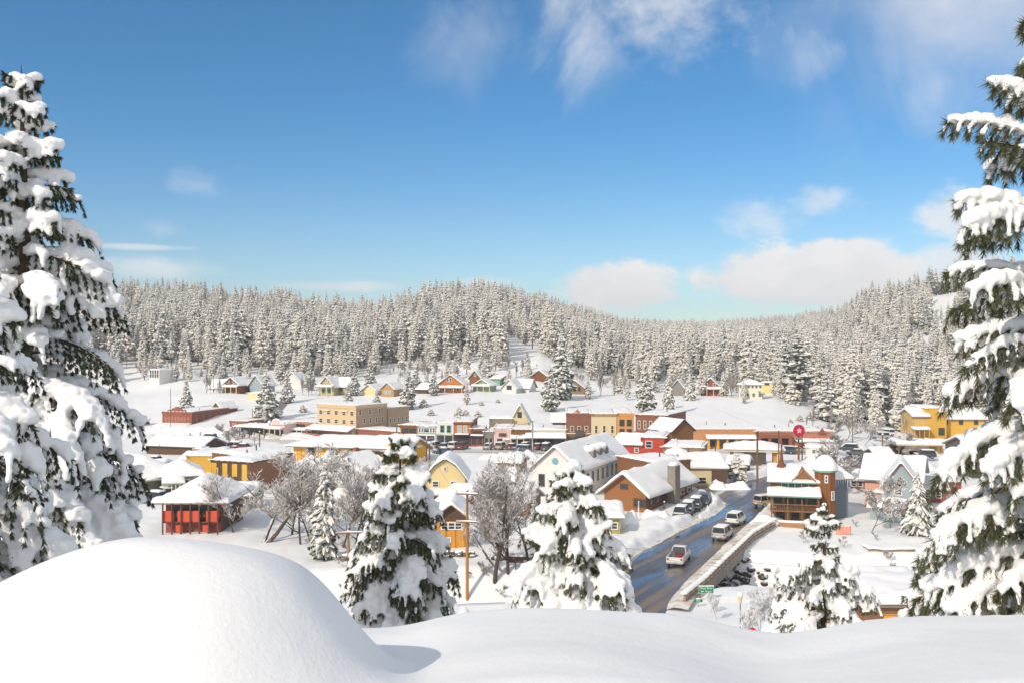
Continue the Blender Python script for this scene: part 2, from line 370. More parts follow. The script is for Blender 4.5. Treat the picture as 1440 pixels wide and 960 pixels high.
def build_road():
    m = MB(); m.poly([(x, y, .03+max(0, base_h(x, y)) if y < 96 else .03) for x, y in ROAD]); 
    o = m.build('road', wet_mat()); tag(o, 'wet asphalt road with brown slush tracks curving up to the junction', 'road', kind='structure')
    m = MB(); m.poly([(x, y, .03) for x, y in STREET]); o = m.build('main_street', paint('packed_snow_street', (.62, .58, .54), .6, .25, .15), None)
    tag(o, 'packed snow street along the row of shops', 'road', kind='structure')
    DS = dirty_mat()
    # sanded snow walk between road edge and bridge rail; slush berm on the other edge
    m = MB(); n = 60
    def along(pl, t):
        k = t*(len(pl)-1); i = min(int(k), len(pl)-2); u = k-i; return (pl[i][0]+(pl[i+1][0]-pl[i][0])*u, pl[i][1]+(pl[i+1][1]-pl[i][1])*u)
    RR = ROAD_R[2:10]; PP = [(17.0, 96.5)]+[(p[0]-.25, p[1]) for p in PARA[1:]]+[(42.4, 153)]
    def byY(pl, y):
        for (ax, ay), (bx, by) in zip(pl, pl[1:]):
            if y <= by: return ax+(bx-ax)*(y-ay)/(by-ay)
        return pl[-1][0]
    rows = []
    for i in range(n+1):
        y = 96.5+(153-96.5)*i/n; a = byY(ROAD_R, y)-.15+.22*nz(y*.35, 1); b = byY(PP, y-.6)+.1
        row = []
        for j in range(7):
            t = j/6; x = a+(max(b, a+.9)-a)*t
            row.append((x, y-1.0*t, .034+(.30*sm(0, .35, t))+.12*nz(x*.8, y*.8, 2)*sm(0, .3, t)))
        rows.append(row)
    for i in range(n):
        for j in range(6): m.quad(rows[i][j], rows[i][j+1], rows[i+1][j+1], rows[i+1][j])
    o = m.build('sidewalk', DS, smooth=True); tag(o, 'sanded tan snow walk between the wet road and the bridge rail', 'sidewalk', kind='structure')
    m = MB(); rows = []
    LL = ROAD_L[2:]
    for i in range(91):
        y = 96+(161-96)*i/90; x0 = byY(LL, y)+.25*nz(y*.4, 4)
        rows.append([(x0+.5, y, .036), (x0+.1, y, .05), (x0-.35, y, .22+.12*nz(y*.9, 7)), (x0-.9, y, .55+.25*nz(y*.8, 9)), (x0-1.3, y, .25)])
    for i in range(90):
        for j in range(4): m.quad(rows[i][j+1], rows[i][j], rows[i+1][j], rows[i+1][j+1])
    o = m.build('slush_bank', DS, smooth=True); tag(o, 'brown slush line thrown up along the far side of the wet road', 'slush', kind='structure')
    # bridge
    CON = paint('bridge_concrete', (.34, .28, .22), .85, .35, .8, stretch=(1, 1, .25)); RAIL = paint('bridge_rail', (.36, .25, .16), .7, .3, 2)
    rt = empty('road_bridge', (PARA[1][0], PARA[1][1], 0), 0, 'concrete road bridge with a brown two bar railing over the snowy creek', 'bridge'); ox, oy = PARA[1]
    def strip(pl, off, w, z0, z1, seg=None, mb=None, mat=0):
        mb = mb or MB()
        for (ax, ay), (bx, by) in zip(pl, pl[1:]):
            L = math.hypot(bx-ax, by-ay); px, py = (by-ay)/L, -(bx-ax)/L
            def c(x, y, o): return (x+px*o-ox, y+py*o-oy)
            a0, a1, b0, b1 = c(ax, ay, off), c(ax, ay, off+w), c(bx, by, off), c(bx, by, off+w)
            mb.hexa([(*a0, z0), (*a1, z0), (*b1, z0), (*b0, z0), (*a0, z1), (*a1, z1), (*b1, z1), (*b0, z1)], mat)
        return mb
    strip(PARA, 0, .35, -.8, .42).build('deck_edge', CON, rt)
    strip(PARA[3:], .02, .30, -5.2, -.8).build('abutment_wall', CON, rt)
    strip([(18.2, 101), (20.2, 105.1)], .02, .3, -5, -.8).build('abutment_wall', CON, rt)
    # cross walls under the deck, and the deck slab itself
    m = MB(); m.hexa([(16-ox, 125.5-oy, -5.2), (30-ox, 125.5-oy, -5.2), (30.6-ox, 126.6-oy, -5.2), (16-ox, 126.6-oy, -5.2), (16-ox, 125.5-oy, -.75), (30-ox, 125.5-oy, -.75), (30.6-ox, 126.6-oy, -.75), (16-ox, 126.6-oy, -.75)]); m.build('pier', CON, rt)
    m = MB(); pts = [(p[0]-ox, p[1]-oy) for p in PARA]+[(q[0]-ox-1, q[1]-oy) for q in ROAD_L[7:2:-1]]; m.prism(pts, 'z', -.75, -.25); m.build('deck_slab', CON, rt)
    strip(PARA, .12, .12, .62, .80).build('rail', RAIL, rt)
    strip(PARA, .12, .12, .98, 1.16).build('rail', RAIL, rt)
    for (ax, ay), (bx, by) in zip(PARA, PARA[1:]):
        L = math.hypot(bx-ax, by-ay); k = int(L/1.9)
        for i in range(k):
            x = ax+(bx-ax)*i/k-ox+.16; y = ay+(by-ay)*i/k-oy-.1; m = MB(); m.box(x-.08, x+.08, y-.08, y+.08, .4, 1.12); m.build('railing_post', RAIL, rt)
    pass
    mb = MB()
    for (ax, ay), (bx, by) in zip(PARA, PARA[1:]):
        k = 10
        for i in range(k+1): mb.blob((ax+(bx-ax)*i/k-ox+.15, ay+(by-ay)*i/k-oy, 1.2), .26, 1.4, 2.4, .6+.3*nz(i, ax), rot=-.4)
    mb.build('rail_snow', ROOFSNOW, rt, smooth=True)

def creek():
    m = MB(); rows = []
    for i in range(len(CHAN)-1):
        (ax, ay), (bx, by) = CHAN[i], CHAN[i+1]; L = math.hypot(bx-ax, by-ay); px, py = -(by-ay)/L, (bx-ax)/L; k = max(2, int(L/3))
        for j in range(k): 
            t = j/k; x = ax+(bx-ax)*t; y = ay+(by-ay)*t; w = 3.1+.8*nz(x*.2, y*.2, 6); rows.append(((x+px*w, y+py*w, -4.55), (x-px*w, y-py*w, -4.55)))
    for a, b in zip(rows, rows[1:]): m.quad(a[1], b[1], b[0], a[0])
    o = m.build('creek_water', glass('creek_water', (.018, .02, .018), .12)); tag(o, 'dark creek running under the road bridge', 'water', kind='structure')
    rnd = random.Random(21); rk = MB()
    for i in range(1500):
        x = rnd.uniform(12, 33); y = 115+(x-30)*.04+rnd.uniform(-10.5, 10.5); z = _hb(x, y)
        if z > -.7 or (x > 28 and rnd.random() < (x-28)/5): continue
        r = rnd.uniform(.22, .6); n0 = len(rk.v); rk.blob((x, y, max(z, -4.6)+r*.1), r, rnd.uniform(.8, 1.5), 1, .7, rot=rnd.random()*3)
        rk.v[n0:] = [(p[0]+.35*r*nz(p[0]*3, p[1]*3, i), p[1]+.35*r*nz(p[1]*3, p[2]*3, i), p[2]+.4*r*nz(p[2]*3, p[0]*3, i)) for p in rk.v[n0:]]
    o = rk.build('creek_rocks', frosted('rock', (.07, .055, .045), .8, noise=1.3, nscale=1.2)); tag(o, 'tumble of dark snow capped rocks lining the creek banks', 'rocks', kind='stuff')
def lane():
    a = G(382, 594); b = G(388, 580); c = G(398, 566); d = G(410, 555); pts = [a, b, c, d]; m = MB(); rows = []
    for i in range(31):
        k = i/10; j = min(int(k), 2); t = k-j; x = pts[j][0]+(pts[j+1][0]-pts[j][0])*t; y = pts[j][1]+(pts[j+1][1]-pts[j][1])*t; rows.append([(x-1.6, y, h(x-1.6, y)+.12), (x+1.6, y, h(x+1.6, y)+.12)])
    for p, q in zip(rows, rows[1:]): m.quad(p[0], p[1], q[1], q[0])
    o = m.build('lane', paint('lane_grey', (.22, .19, .17), .7, .3, .3)); tag(o, 'cleared grey lane winding up the slope behind the pink brick shop', 'lane', kind='structure')

# ------------------------------------------------------------------ buildings
def snowcap(poly_z, u0, u1, v0, v1, t, n=14, m=14, edge=.55, seed=0, bulge=.12):
    """heap of snow over a roof: poly_z(u,v) is the roof surface; edge rounded, outline a little uneven"""
    mb = MB(); W = u1-u0; D = v1-v0; e = min(edge, W*.3, D*.3)
    def grid(n, W):
        k = [0, e*.12, e*.4, e]; k = k+[e+(W-2*e)*i/(n-1) for i in range(1, n-1)]+[W-e, W-e*.4, W-e*.12, W]; return k
    us = grid(n, W); vs = grid(m, D); top = []
    for i, u in enumerate(us):
        r = []
        for j, v in enumerate(vs):
            d = min(u, W-u, v, D-v)
            q = 1-min(d/e, 1); k = math.sqrt(max(0, 1-q**2.4))
            uu, vv = u0+u, v0+v
            nn = nz(uu*.45+seed, vv*.45, seed)*.5+nz(uu*1.1, vv*1.1+seed, 3)*.25
            th = t*(k*.92+.08)*(1+.85*nn)
            ou = (u/W-.5)*2*bulge*(.5+nn)*(1 if d < e else 0); ov = (v/D-.5)*2*bulge*(.5+nn)*(1 if d < e else 0)
            r.append((uu+ou, vv+ov, poly_z(min(max(uu, u0+.02), u1-.02), min(max(vv, v0+.02), v1-.02))+th))
        top.append(r)
    N, M = len(us), len(vs); base = 0
    for r in top: mb.v += r
    for i in range(N-1):
        for j in range(M-1): mb.f.append((i*M+j, (i+1)*M+j, (i+1)*M+j+1, i*M+j+1)); mb.m.append(0)
    # skirt closing down to the roof
    ring = [(i, 0) for i in range(N)]+[(N-1, j) for j in range(1, M)]+[(i, M-1) for i in range(N-2, -1, -1)]+[(0, j) for j in range(M-2, 0, -1)]
    b0 = len(mb.v)
    for i, j in ring:
        uu = u0+us[i]; vv = v0+vs[j]; mb.v.append((uu, vv, poly_z(min(max(uu, u0+.02), u1-.02), min(max(vv, v0+.02), v1-.02))+.02))
    for k in range(len(ring)):
        k2 = (k+1) % len(ring); a = ring[k][0]*M+ring[k][1]; b = ring[k2][0]*M+ring[k2][1]
        mb.f.append((b0+k, b0+k2, b, a)); mb.m.append(0)
    return mb
WIN = {}
def window_at(parent, loc, rz, w, hh, frame=WHITE, pane=GLASS, style='sash', name='window', fw=.11):
    key = (round(w, 2), round(hh, 2), frame.name, pane.name, style)
    if key not in WIN:
        p = MB(); p.box(-w/2, w/2, -.03, .05, 0, hh)
        f = MB(); f.box(-w/2-fw, -w/2+.02, -.08, .04, -fw, hh+fw); f.box(w/2-.02, w/2+fw, -.08, .04, -fw, hh+fw)
        f.box(-w/2+.02, w/2-.02, -.08, .04, -fw, .02); f.box(-w/2+.02, w/2-.02, -.08, .04, hh-.02, hh+fw)
        if style == 'sash': f.box(-w/2+.02, w/2-.02, -.06, .04, hh*.5-.04, hh*.5+.04)
        if style == 'grid': f.box(-w/2+.02, w/2-.02, -.06, .04, hh*.5-.03, hh*.5+.03); f.box(-.03, .03, -.07, .04, .02, hh-.02)
        WIN[key] = (p.mesh('window', [pane]), f.mesh('frame', [frame]))
    pm, fm = WIN[key]
    o = bpy.data.objects.new(name, pm); COL.objects.link(o); o.parent = parent; o.location = loc; o.rotation_euler = (0, 0, rz)
    g = bpy.data.objects.new('frame', fm); COL.objects.link(g); g.parent = o
    return o
def place_win(root, W, D, face, u, z, w, hh, **k):
    off = .04
    loc, rz = {'front': ((u*W, -off, z), 0), 'right': ((W+off, u*D, z), math.pi/2), 'left': ((-off, u*D, z), -math.pi/2)}[face]
    return window_at(root, loc, rz, w, hh, **k)
def frame_for(A, B, z):
    rz = math.atan2(B[1]-A[1], B[0]-A[0]); W = math.hypot(B[0]-A[0], B[1]-A[1]); return rz, W
DKPIPE = paint('dark_pipe', (.10, .08, .07), .7, .2)
def building(name, label, A, B, depth, z, he, roof='flat', hr=0, wall=None, side=None, snow=.55, over=.45, wins=(), cat='building', group=None, parapet=.5,
             gablemat=None, sink=1.5, hip=0, roofm=None, n=12, cornice=None, frame=None, back=0, pane=None, band=None):
    """A, B: front corners on the ground (left, right as seen from the front); roof 'flat' | 'gx' ridge along the front | 'gy' gable to the front | 'hip' | 'shed'"""
    rz, W = frame_for(A, B, z); D = depth
    rt = empty(name, (A[0], A[1], z), rz, label, cat, group); rt['W'] = W; rt['D'] = D
    wall = wall or WHITE; side = side or wall; roofm = roofm or FASCIA; frame = frame or WHITE; pane = pane or GLASS
    hr = hr or 0
    if roof == 'flat':
        m = MB(); m.box(0, W, 0, D, -sink, he, 0)
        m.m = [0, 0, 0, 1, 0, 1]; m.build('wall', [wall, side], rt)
        c = MB(); t = .22
        c.box(-.12, W+.12, -.12, t, he-.003, he+parapet); c.box(-.1, t, t, D+.1, he-.003, he+parapet); c.box(W-t, W+.1, t, D+.1, he-.003, he+parapet); c.box(t, W-t, D-t, D+.1, he-.003, he+parapet)
        c.build('parapet', [cornice or wall], rt)
        rf = MB(); rf.box(t, W-t, t, D-t, he, he+.06); rf.build('roof', [roofm], rt)
        snowcap(lambda u, v: he+.07, t+.01, W-t-.01, t+.01, D-t-.01, max(parapet*.85, .3)+snow*.35, n, n, seed=A[0]).build('roof_snow', ROOFSNOW, rt, smooth=True)
        s = MB()
        k = max(3, int(W/1.1))
        for i in range(k+1): s.blob((W*i/k, .05, he+parapet+.02), .24, 1.5*W/k*.55/.24*.5+1, 1.0, .55+.3*nz(i*1.3, A[0]))
        k = max(3, int(D/1.3))
        for i in range(k+1): s.blob((W-.05, D*i/k, he+parapet+.02), .24, 1, 1.7*D/k*.55/.24*.5+1, .55+.3*nz(i*1.3, A[1])); s.blob((.05, D*i/k, he+parapet+.02), .24, 1, 1.7*D/k*.55/.24*.5+1, .6)
        s.build('parapet_snow', ROOFSNOW, rt, smooth=True)
        zt = he
    else:
        if roof == 'gx': zf = lambda u, v: he+hr*(1-abs(v-D/2)/(D/2))
        elif roof == 'gy': zf = lambda u, v: he+hr*(1-abs(u-W/2)/(W/2))
        elif roof == 'shed': zf = lambda u, v: he+hr*v/D
        elif roof == 'gambrel': zf = lambda u, v: he+hr*(lambda q: (q/.32*.0+min(q/.45, 1)*.62+max(0, q-.45)/.55*.38))(1-abs(u-W/2)/(W/2))
        else:
            k = hip or min(W, D)/2
            zf = lambda u, v: he+hr*max(-.5, min(u, W-u, v, D-v))/k if min(u, W-u, v, D-v) < k else he+hr
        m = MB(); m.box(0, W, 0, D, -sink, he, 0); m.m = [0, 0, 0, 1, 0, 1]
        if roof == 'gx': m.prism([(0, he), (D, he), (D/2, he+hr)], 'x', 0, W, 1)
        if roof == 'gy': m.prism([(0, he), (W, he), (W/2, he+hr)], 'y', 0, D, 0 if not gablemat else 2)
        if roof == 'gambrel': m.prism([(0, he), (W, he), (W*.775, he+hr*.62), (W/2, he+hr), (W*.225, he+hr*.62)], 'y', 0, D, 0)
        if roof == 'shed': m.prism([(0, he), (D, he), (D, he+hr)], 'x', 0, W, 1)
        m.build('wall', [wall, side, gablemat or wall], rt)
        # roof boards following the surface
        o = over; r = MB()
        us = [-o, 0, W*.225, W/2, W*.775, W, W+o]; vs = [-o, 0, D/4, D/2, D*.75, D, D+o]
        if roof == 'hip': us = sorted(set([-o, 0, hip or min(W, D)/2, W-(hip or min(W, D)/2), W, W+o])); vs = sorted(set([-o, 0, hip or min(W, D)/2, D-(hip or min(W, D)/2), D, D+o]))
        th = .16
        for i in range(len(us)-1):
            for j in range(len(vs)-1):
                a, b, c, d = us[i], us[i+1], vs[j], vs[j+1]
                q = [(a, c), (b, c), (b, d), (a, d)]
                r.hexa([(x, y, zf(x, y)+.01) for x, y in q]+[(x, y, zf(x, y)+.01+th) for x, y in q])
        r.build('roof', [roofm], rt)
        nn = max(n, 14)
        snowcap(lambda u, v: zf(u, v)+.01+th, -o-.1, W+o+.1, -o-.1, D+o+.1, snow, nn, nn, seed=A[0]).build('roof_snow', ROOFSNOW, rt, smooth=True)
    if W > 7 and name not in ('hotel_wing', 'carport'):
        for q in range(1+int(W > 12)):
            fu = W*(.25+.5*((A[0]*7.3+q*.37) % 1)); fv = D*(.35+.3*((A[1]*3.1) % 1)); fz = he if roof == 'flat' else zf(fu, fv)
            f_ = MB(); f_.tube([(fu, fv, fz), (fu, fv, fz+snow+.75+.4*(q % 2))], [.13, .13], 6); f_.build('flue', METAL if q else DKPIPE, rt)
    for w in wins:
        face, u0, u1, cnt, zz, ww, hh = w[:7]; kw = dict(frame=frame, pane=pane)
        if len(w) > 7: kw.update(w[7])
        for i in range(cnt):
            u = u0 if cnt == 1 else u0+(u1-u0)*i/(cnt-1)
            place_win(rt, W, D, face, u, zz, ww, hh, **kw)
    return rt
def part_box(rt, name, mat, *b, **k):
    m = MB(); m.box(*b); return m.build(name, mat, rt, **k)
def canopy(rt, u0, u1, dout, z, mat=None, snow=.4, posts=5, name='awning', zb=None, drop=.5, base=0):
    """sloping porch roof on posts along the front, in the building's own frame"""
    mat = mat or FASCIA
    m = MB(); zf = lambda u, v: z+(v/dout)*drop
    m.hexa([(u0, -dout, z), (u1, -dout, z), (u1, -.15, z+drop), (u0, -.15, z+drop), (u0, -dout, z+.15), (u1, -dout, z+.15), (u1, -.15, z+drop+.15), (u0, -.15, z+drop+.15)])
    aw = m.build(name, mat, rt)
    snowcap(lambda u, v: z+.16+(v+dout)/dout*drop, u0-.05, u1+.05, -dout-.08, -.16, snow, 12, 5, seed=u0+z, edge=.4).build('snow', ROOFSNOW, aw, smooth=True)
    if posts:
        for i in range(posts):
            u = u0+.2+(u1-u0-.4)*i/max(1, posts-1); p = MB(); p.box(u-.09, u+.09, -dout+.12, -dout+.3, base, z+.005); p.build('post', mat, rt)
    return aw
def shopfront(rt, W, z0, z1, mats, seed=0, inset=.05):
    """ground floor: dark glazing bays between pilasters"""
    rnd = random.Random(seed); n = max(2, int(W/2.2)); m = MB()
    part_box(rt, 'shop_window', glass('shop_glass', (.05, .055, .06), .15), .25, W-.25, -.06, .02, z0, z1)
    for i in range(n+1):
        u = .15+(W-.3)*i/n; m.box(u-.12, u+.12, -.14, -.0, 0, z1+.2)
    m.box(.02, W-.02, -.16, -.145, z1, z1+.35); m.box(.3, W-.3, -.13, -.065, 0, z0)
    m.build('shop_front', mats, rt)
# ------------------------------------------------------------------ trees
NEEDLE_FAR = frosted('forest_needles', (.26, .215, .135), .2, snow=(.86, .825, .76), noise=1.9, nscale=.9, soft=.4)
NEEDLE_DK = frosted('dark_needles', (.09, .09, .045), .72, snow=(.85, .85, .84), noise=1.6, nscale=1.0, soft=.35)
FARSNOW = snow_mat('crown_snow', 2, .3, .1, rgb=(.83, .795, .73))
BARK = frosted('bark', (.085, .06, .045), .75, soft=.2, noise=.8)
FROSTBARK = frosted('frosted_bark', (.10, .075, .058), .72, noise=.9, nscale=2.0, soft=.3)
TWIG = frosted('frosted_twigs', (.25, .185, .13), .12, noise=1.2, nscale=2.5, soft=.35)
WTWIG = frosted('white_twigs', (.48, .42, .35), -.25, noise=1.0, nscale=2.5, soft=.35)

def conifer_mesh(seed, H=1.0, Rr=.17, trunk=.12, dense=1.0, snowy=.6, droop=.35, mat=None, whorls=30, shape=.9, per=8):
    """conifer of unit scale H metres: curved boughs in whorls, each a ragged needle fan with patches of snow; returns crown + trunk builders"""
    rnd = random.Random(seed); c = MB(); t = MB()
    t.tube([(0, 0, -.06*H), (0, 0, H*.5), (0, 0, H*.97)], [.013*H, .009*H, .002*H], 6)
    for w in range(whorls):
        f = (w+rnd.random()*.6)/whorls; z = H*(trunk+(1-trunk)*f)
        r = Rr*H*((1-f)**shape)*(.72+.5*rnd.random())+.008*H
        if f < .12: r *= .55+f*3.5
        k = max(5, int(1.5*per*dense*(1-.35*f))); a0 = rnd.random()*7
        for b in range(k):
            if rnd.random() < .10: continue
            a = a0+2*math.pi*b/k+rnd.uniform(-.35, .35); L = r*rnd.uniform(.62, 1.12); ca, sa = math.cos(a), math.sin(a)
            wd = L*rnd.uniform(.17, .33)+.004*H; dr = droop*rnd.uniform(.6, 1.4)
            def pt(s, side, dz=0): 
                x = L*s; zz = z+L*(.18*s-dr*s*s)+dz; return (x*ca-side*sa, x*sa+side*ca, zz)
            seg = [(.05, .25), (.4, 1.0), (.75, .9), (1.05, .12)]
            jit = [rnd.uniform(.6, 1.3) for _ in range(8)]
            for i in range(3):
                (s0, w0), (s1, w1) = seg[i], seg[i+1]; hl = L*.13
                l0, r0 = pt(s0, wd*w0*jit[i], -hl*w0), pt(s0, -wd*w0*jit[i+4], -hl*w0); l1, r1 = pt(s1, wd*w1*jit[i+1], -hl*w1), pt(s1, -wd*w1*jit[i+5], -hl*w1); m0, m1 = pt(s0, 0), pt(s1, 0)
                c.quad(l0, m0, m1, l1, 0); c.quad(m0, r0, r1, m1, 0)
                if rnd.random() < .8:
                    q = pt((s0+s1)/2, rnd.uniform(-1, 1)*wd*.8, -L*rnd.uniform(.22, .42)); c.tri(l0 if rnd.random() < .5 else r0, m1, q, 0)
                if rnd.random() < snowy:
                    g = .022*H*rnd.uniform(.5, 1.2)*(.4+L/(Rr*H)); u = rnd.uniform(.45, .95)
                    a1, a2 = pt(s0, wd*w0*u*jit[i], g*.2), pt(s0, -wd*w0*u*jit[i+4], g*.2); b1, b2 = pt(s1, wd*w1*u, -g*.1), pt(s1, -wd*w1*u, -g*.1); n0, n1 = pt(s0, 0, g), pt(s1, 0, g*.8)
                    c.quad(a1, n0, n1, b1, 1); c.quad(n0, a2, b2, n1, 1); c.tri(b1, n1, b2, 1)
    return c, t
CON = {}
def conifer_proto(kind):
    if kind in CON: return CON[kind]
    seed, kw, mat = kind_table[kind]
    c, t = conifer_mesh(seed, **kw)
    full = MB(); full.v = list(c.v); full.f = list(c.f); full.m = list(c.m); n = len(full.v); full.v += t.v; full.f += [tuple(i+n for i in f) for f in t.f]; full.m += [2]*len(t.f)
    CON[kind] = (c.mesh('crown', [mat, FARSNOW]), t.mesh('trunk', [BARK]), full.mesh('forest_conifer', [mat, FARSNOW, BARK]))
    return CON[kind]
kind_table = {
 'f0': (1, dict(Rr=.15, trunk=.10, whorls=30, snowy=.50), NEEDLE_FAR),
 'f1': (2, dict(Rr=.13, trunk=.2, whorls=28, snowy=.45), NEEDLE_FAR),
 'f2': (3, dict(Rr=.17, trunk=.08, whorls=32, snowy=.62), NEEDLE_FAR),
 'f3': (4, dict(Rr=.12, trunk=.3, whorls=24, snowy=.38, shape=.7), NEEDLE_FAR),
 'f4': (5, dict(Rr=.15, trunk=.15, whorls=28, snowy=.25), NEEDLE_DK),
 'f5': (6, dict(Rr=.19, trunk=.12, whorls=26, snowy=.7, shape=.75), NEEDLE_FAR),
 'm0': (11, dict(Rr=.26, trunk=.05, whorls=30, snowy=.6, per=9), NEEDLE_DK),
 'm1': (12, dict(Rr=.22, trunk=.05, whorls=32, snowy=.55, per=9, shape=.85), NEEDLE_DK),
 'm2': (13, dict(Rr=.30, trunk=.08, whorls=26, snowy=.75, per=9, shape=.7), NEEDLE_FAR),
 'm3': (14, dict(Rr=.17, trunk=.07, whorls=44, snowy=.6, per=9, droop=.6), NEEDLE_DK),
 'm4': (15, dict(Rr=.24, trunk=.04, whorls=38, snowy=.85, per=11, droop=.7), NEEDLE_DK),
 'p0': (16, dict(Rr=.26, trunk=.22, whorls=24, snowy=.55, per=7, shape=.45, droop=.2), NEEDLE_DK),
 'b0': (17, dict(Rr=.48, trunk=.03, whorls=14, snowy=.8, per=10, shape=.6, droop=.4), NEEDLE_FAR),
}
def put_conifer(kind, x, y, z, H, label, group=None, rz=None, name='conifer', cat='tree', fat=1.0, parts=True):
    c, t, full = conifer_proto(kind)
    rz = rz if rz is not None else (x*13.7+y*3.1) % 6.28
    if not parts:
        o = bpy.data.objects.new(name, full); COL.objects.link(o); o.location = (x, y, z); o.scale = (H*fat, H*fat, H); o.rotation_euler = (0, 0, rz); return tag(o, label, cat, group)
    e = empty(name, (x, y, z), rz, label, cat, group); e.scale = (H*fat, H*fat, H)
    for nm, me in (('crown', c), ('trunk', t)):
        o = bpy.data.objects.new(nm, me); COL.objects.link(o); o.parent = e
    return e
def conifer_px(kind, px, ytop, ybase, label, group=None, fat=1.0, Y=None, **k):
    if Y is None: x, y, z = G(px, ybase)
    else: x = (px-CX)/F*Y; y = Y; z = h(x, y)
    H = EYE-(ytop-CY)/F*y-z
    return put_conifer(kind, x, y, z, H, label, group, fat=fat, **k)

def bare_mesh(seed, H=10, stems=5, spread=.5, lean=.25, maxseg=5200, twig=.02, r0=.16, fine=1.0, up=.5, low=.25):
    rnd = random.Random(seed); tr = MB(); br = MB(); cnt = [0]
    def grow(p, d, L, r, lv):
        if cnt[0] > maxseg: return
        pts = [p]; rads = [r]; ns = (6, 5, 4, 3, 2, 2)[min(lv, 5)]; q = p.copy(); dd = d.copy(); kids = []
        for i in range(ns):
            dd = (dd+Vector((rnd.uniform(-1, 1), rnd.uniform(-1, 1), rnd.uniform(-.5, .7)))*(.10+.05*lv)+Vector((0, 0, up*.18))).normalized()
            q = q+dd*(L/ns); pts.append(q.copy()); rads.append(max(twig*.6, r*(1-.75*(i+1)/ns))); kids.append((q.copy(), dd.copy(), max(twig, r*(1-.7*(i+1)/ns)), (i+1)/ns)); cnt[0] += 1
        (tr if lv < 2 else br).tube(pts, rads, 6 if lv < 2 else (4 if r > twig*1.6 else 3), cap=False)
        if lv >= 4: return
        for i, (q, dd, rr, f) in enumerate(kids):
            if lv == 0 and f < low: continue
            nk = 1+(1 if rnd.random() < .55*fine else 0)+(1 if lv >= 2 else 0)
            for _ in range(nk):
                ax = Vector((rnd.uniform(-1, 1), rnd.uniform(-1, 1), rnd.uniform(-.3, .4))).normalized()
                nd = (dd*.75+ax*spread*1.15+Vector((0, 0, up*.35))).normalized()
                grow(q, nd, L*(.62-.22*f)*rnd.uniform(.75, 1.15), rr*.7, lv+1)
    for s in range(stems):
        a = 2*math.pi*s/stems+rnd.random(); d = Vector((math.cos(a)*lean, math.sin(a)*lean, 1)).normalized()
        grow(Vector((math.cos(a)*.02*H*stems**.5*.6, math.sin(a)*.02*H, -.02*H)), d, H*.75*rnd.uniform(.8, 1.1), r0*rnd.uniform(.7, 1.1), 0)
    zs = sorted(v[2] for v in br.v); top = zs[int(len(zs)*.995)]; k = 10.0/top
    for b in (tr, br): b.v = [(x[0]*k, x[1]*k, x[2]*k) for x in b.v]
    print('bare', seed, 'raw height', round(top, 1), 'width', round(max(v[0] for v in br.v)-min(v[0] for v in br.v), 1), 'faces', len(br.f))
    return tr, br
BAREP = {}
def put_bare(key, x, y, z, S, label, group=None, rz=0, name='bare_tree', cat='tree', sx=1.0):
    if key not in BAREP:
        tr, br = bare_mesh(**bare_table[key])
        BAREP[key] = (tr.mesh('trunk', [FROSTBARK]), br.mesh('branches', [WTWIG if key == 'wbush' else TWIG]))
    e = empty(name, (x, y, z), rz, label, cat, group); e.scale = (S*sx, S*sx, S)
    for nm, me in zip(('trunk', 'branches'), BAREP[key]):
        o = bpy.data.objects.new(nm, me); COL.objects.link(o); o.parent = e
    return e
bare_table = {   # 10 m tall at scale 1
 'big': dict(seed=5, H=10, stems=6, spread=.8, lean=.85, maxseg=11000, twig=.024, r0=.20, fine=.75, up=.2, low=.2),
 'tall': dict(seed=8, H=10, stems=1, spread=.8, lean=.05, maxseg=9000, twig=.026, r0=.26, fine=1.1, low=.12, up=.3),
 'mid': dict(seed=9, H=10, stems=3, spread=.8, lean=.3, maxseg=4200, twig=.03, r0=.13, fine=.6, low=.1, up=.4),
 'bush': dict(seed=12, H=10, stems=8, spread=.8, lean=.9, maxseg=5200, twig=.055, r0=.08, fine=.7, low=.05, up=.3),
 'wbush': dict(seed=13, H=10, stems=8, spread=.7, lean=.7, maxseg=5200, twig=.05, r0=.07, fine=.7, low=.05, up=.5),
 'far': dict(seed=15, H=10, stems=4, spread=.5, lean=.25, maxseg=2600, twig=.035, r0=.09, fine=.7, up=1.0, low=.15),
}
def bare_px(key, px, ytop, ybase, label, group=None, sx=1.0, rz=0, **k):
    x, y, z = G(px, ybase); H = EYE-(ytop-CY)/F*y-z
    return put_bare(key, x, y, z, H/10.0, label, group, rz, sx=sx, **k)

# ---- snow-laden trees near the viewpoint: real pillows of snow grown over every bough, needles hanging out below
GREEN_PINE = paint('pine_needles', (.085, .088, .035), .55, .35, 6, spec=.4)
GREEN_FIR = paint('fir_needles', (.055, .065, .03), .6, .35, 6, spec=.4)
LIMB = frosted('limb_bark', (.12, .075, .05), .8, soft=.15, noise=.6, nscale=6)
def np_mesh(name, v, f, mat):
    """v (n,3), f (m,k) arrays"""
    me = bpy.data.meshes.new(name); k = f.shape[1]; me.vertices.add(len(v)); me.vertices.foreach_set('co', v.astype(np.float32).ravel())
    me.loops.add(f.size); me.loops.foreach_set('vertex_index', f.astype(np.int32).ravel()); me.polygons.add(len(f)); me.polygons.foreach_set('loop_start', np.arange(0, f.size, k, dtype=np.int32))
    me.materials.append(mat); me.update(calc_edges=True); return me
def _ico1():
    import bmesh
    bm = bmesh.new(); bmesh.ops.create_icosphere(bm, subdivisions=1, radius=1)
    v = np.array([tuple(x.co) for x in bm.verts]); f = np.array([tuple(x.index for x in fa.verts) for fa in bm.faces]); bm.free(); return v, f
ICO1 = _ico1()
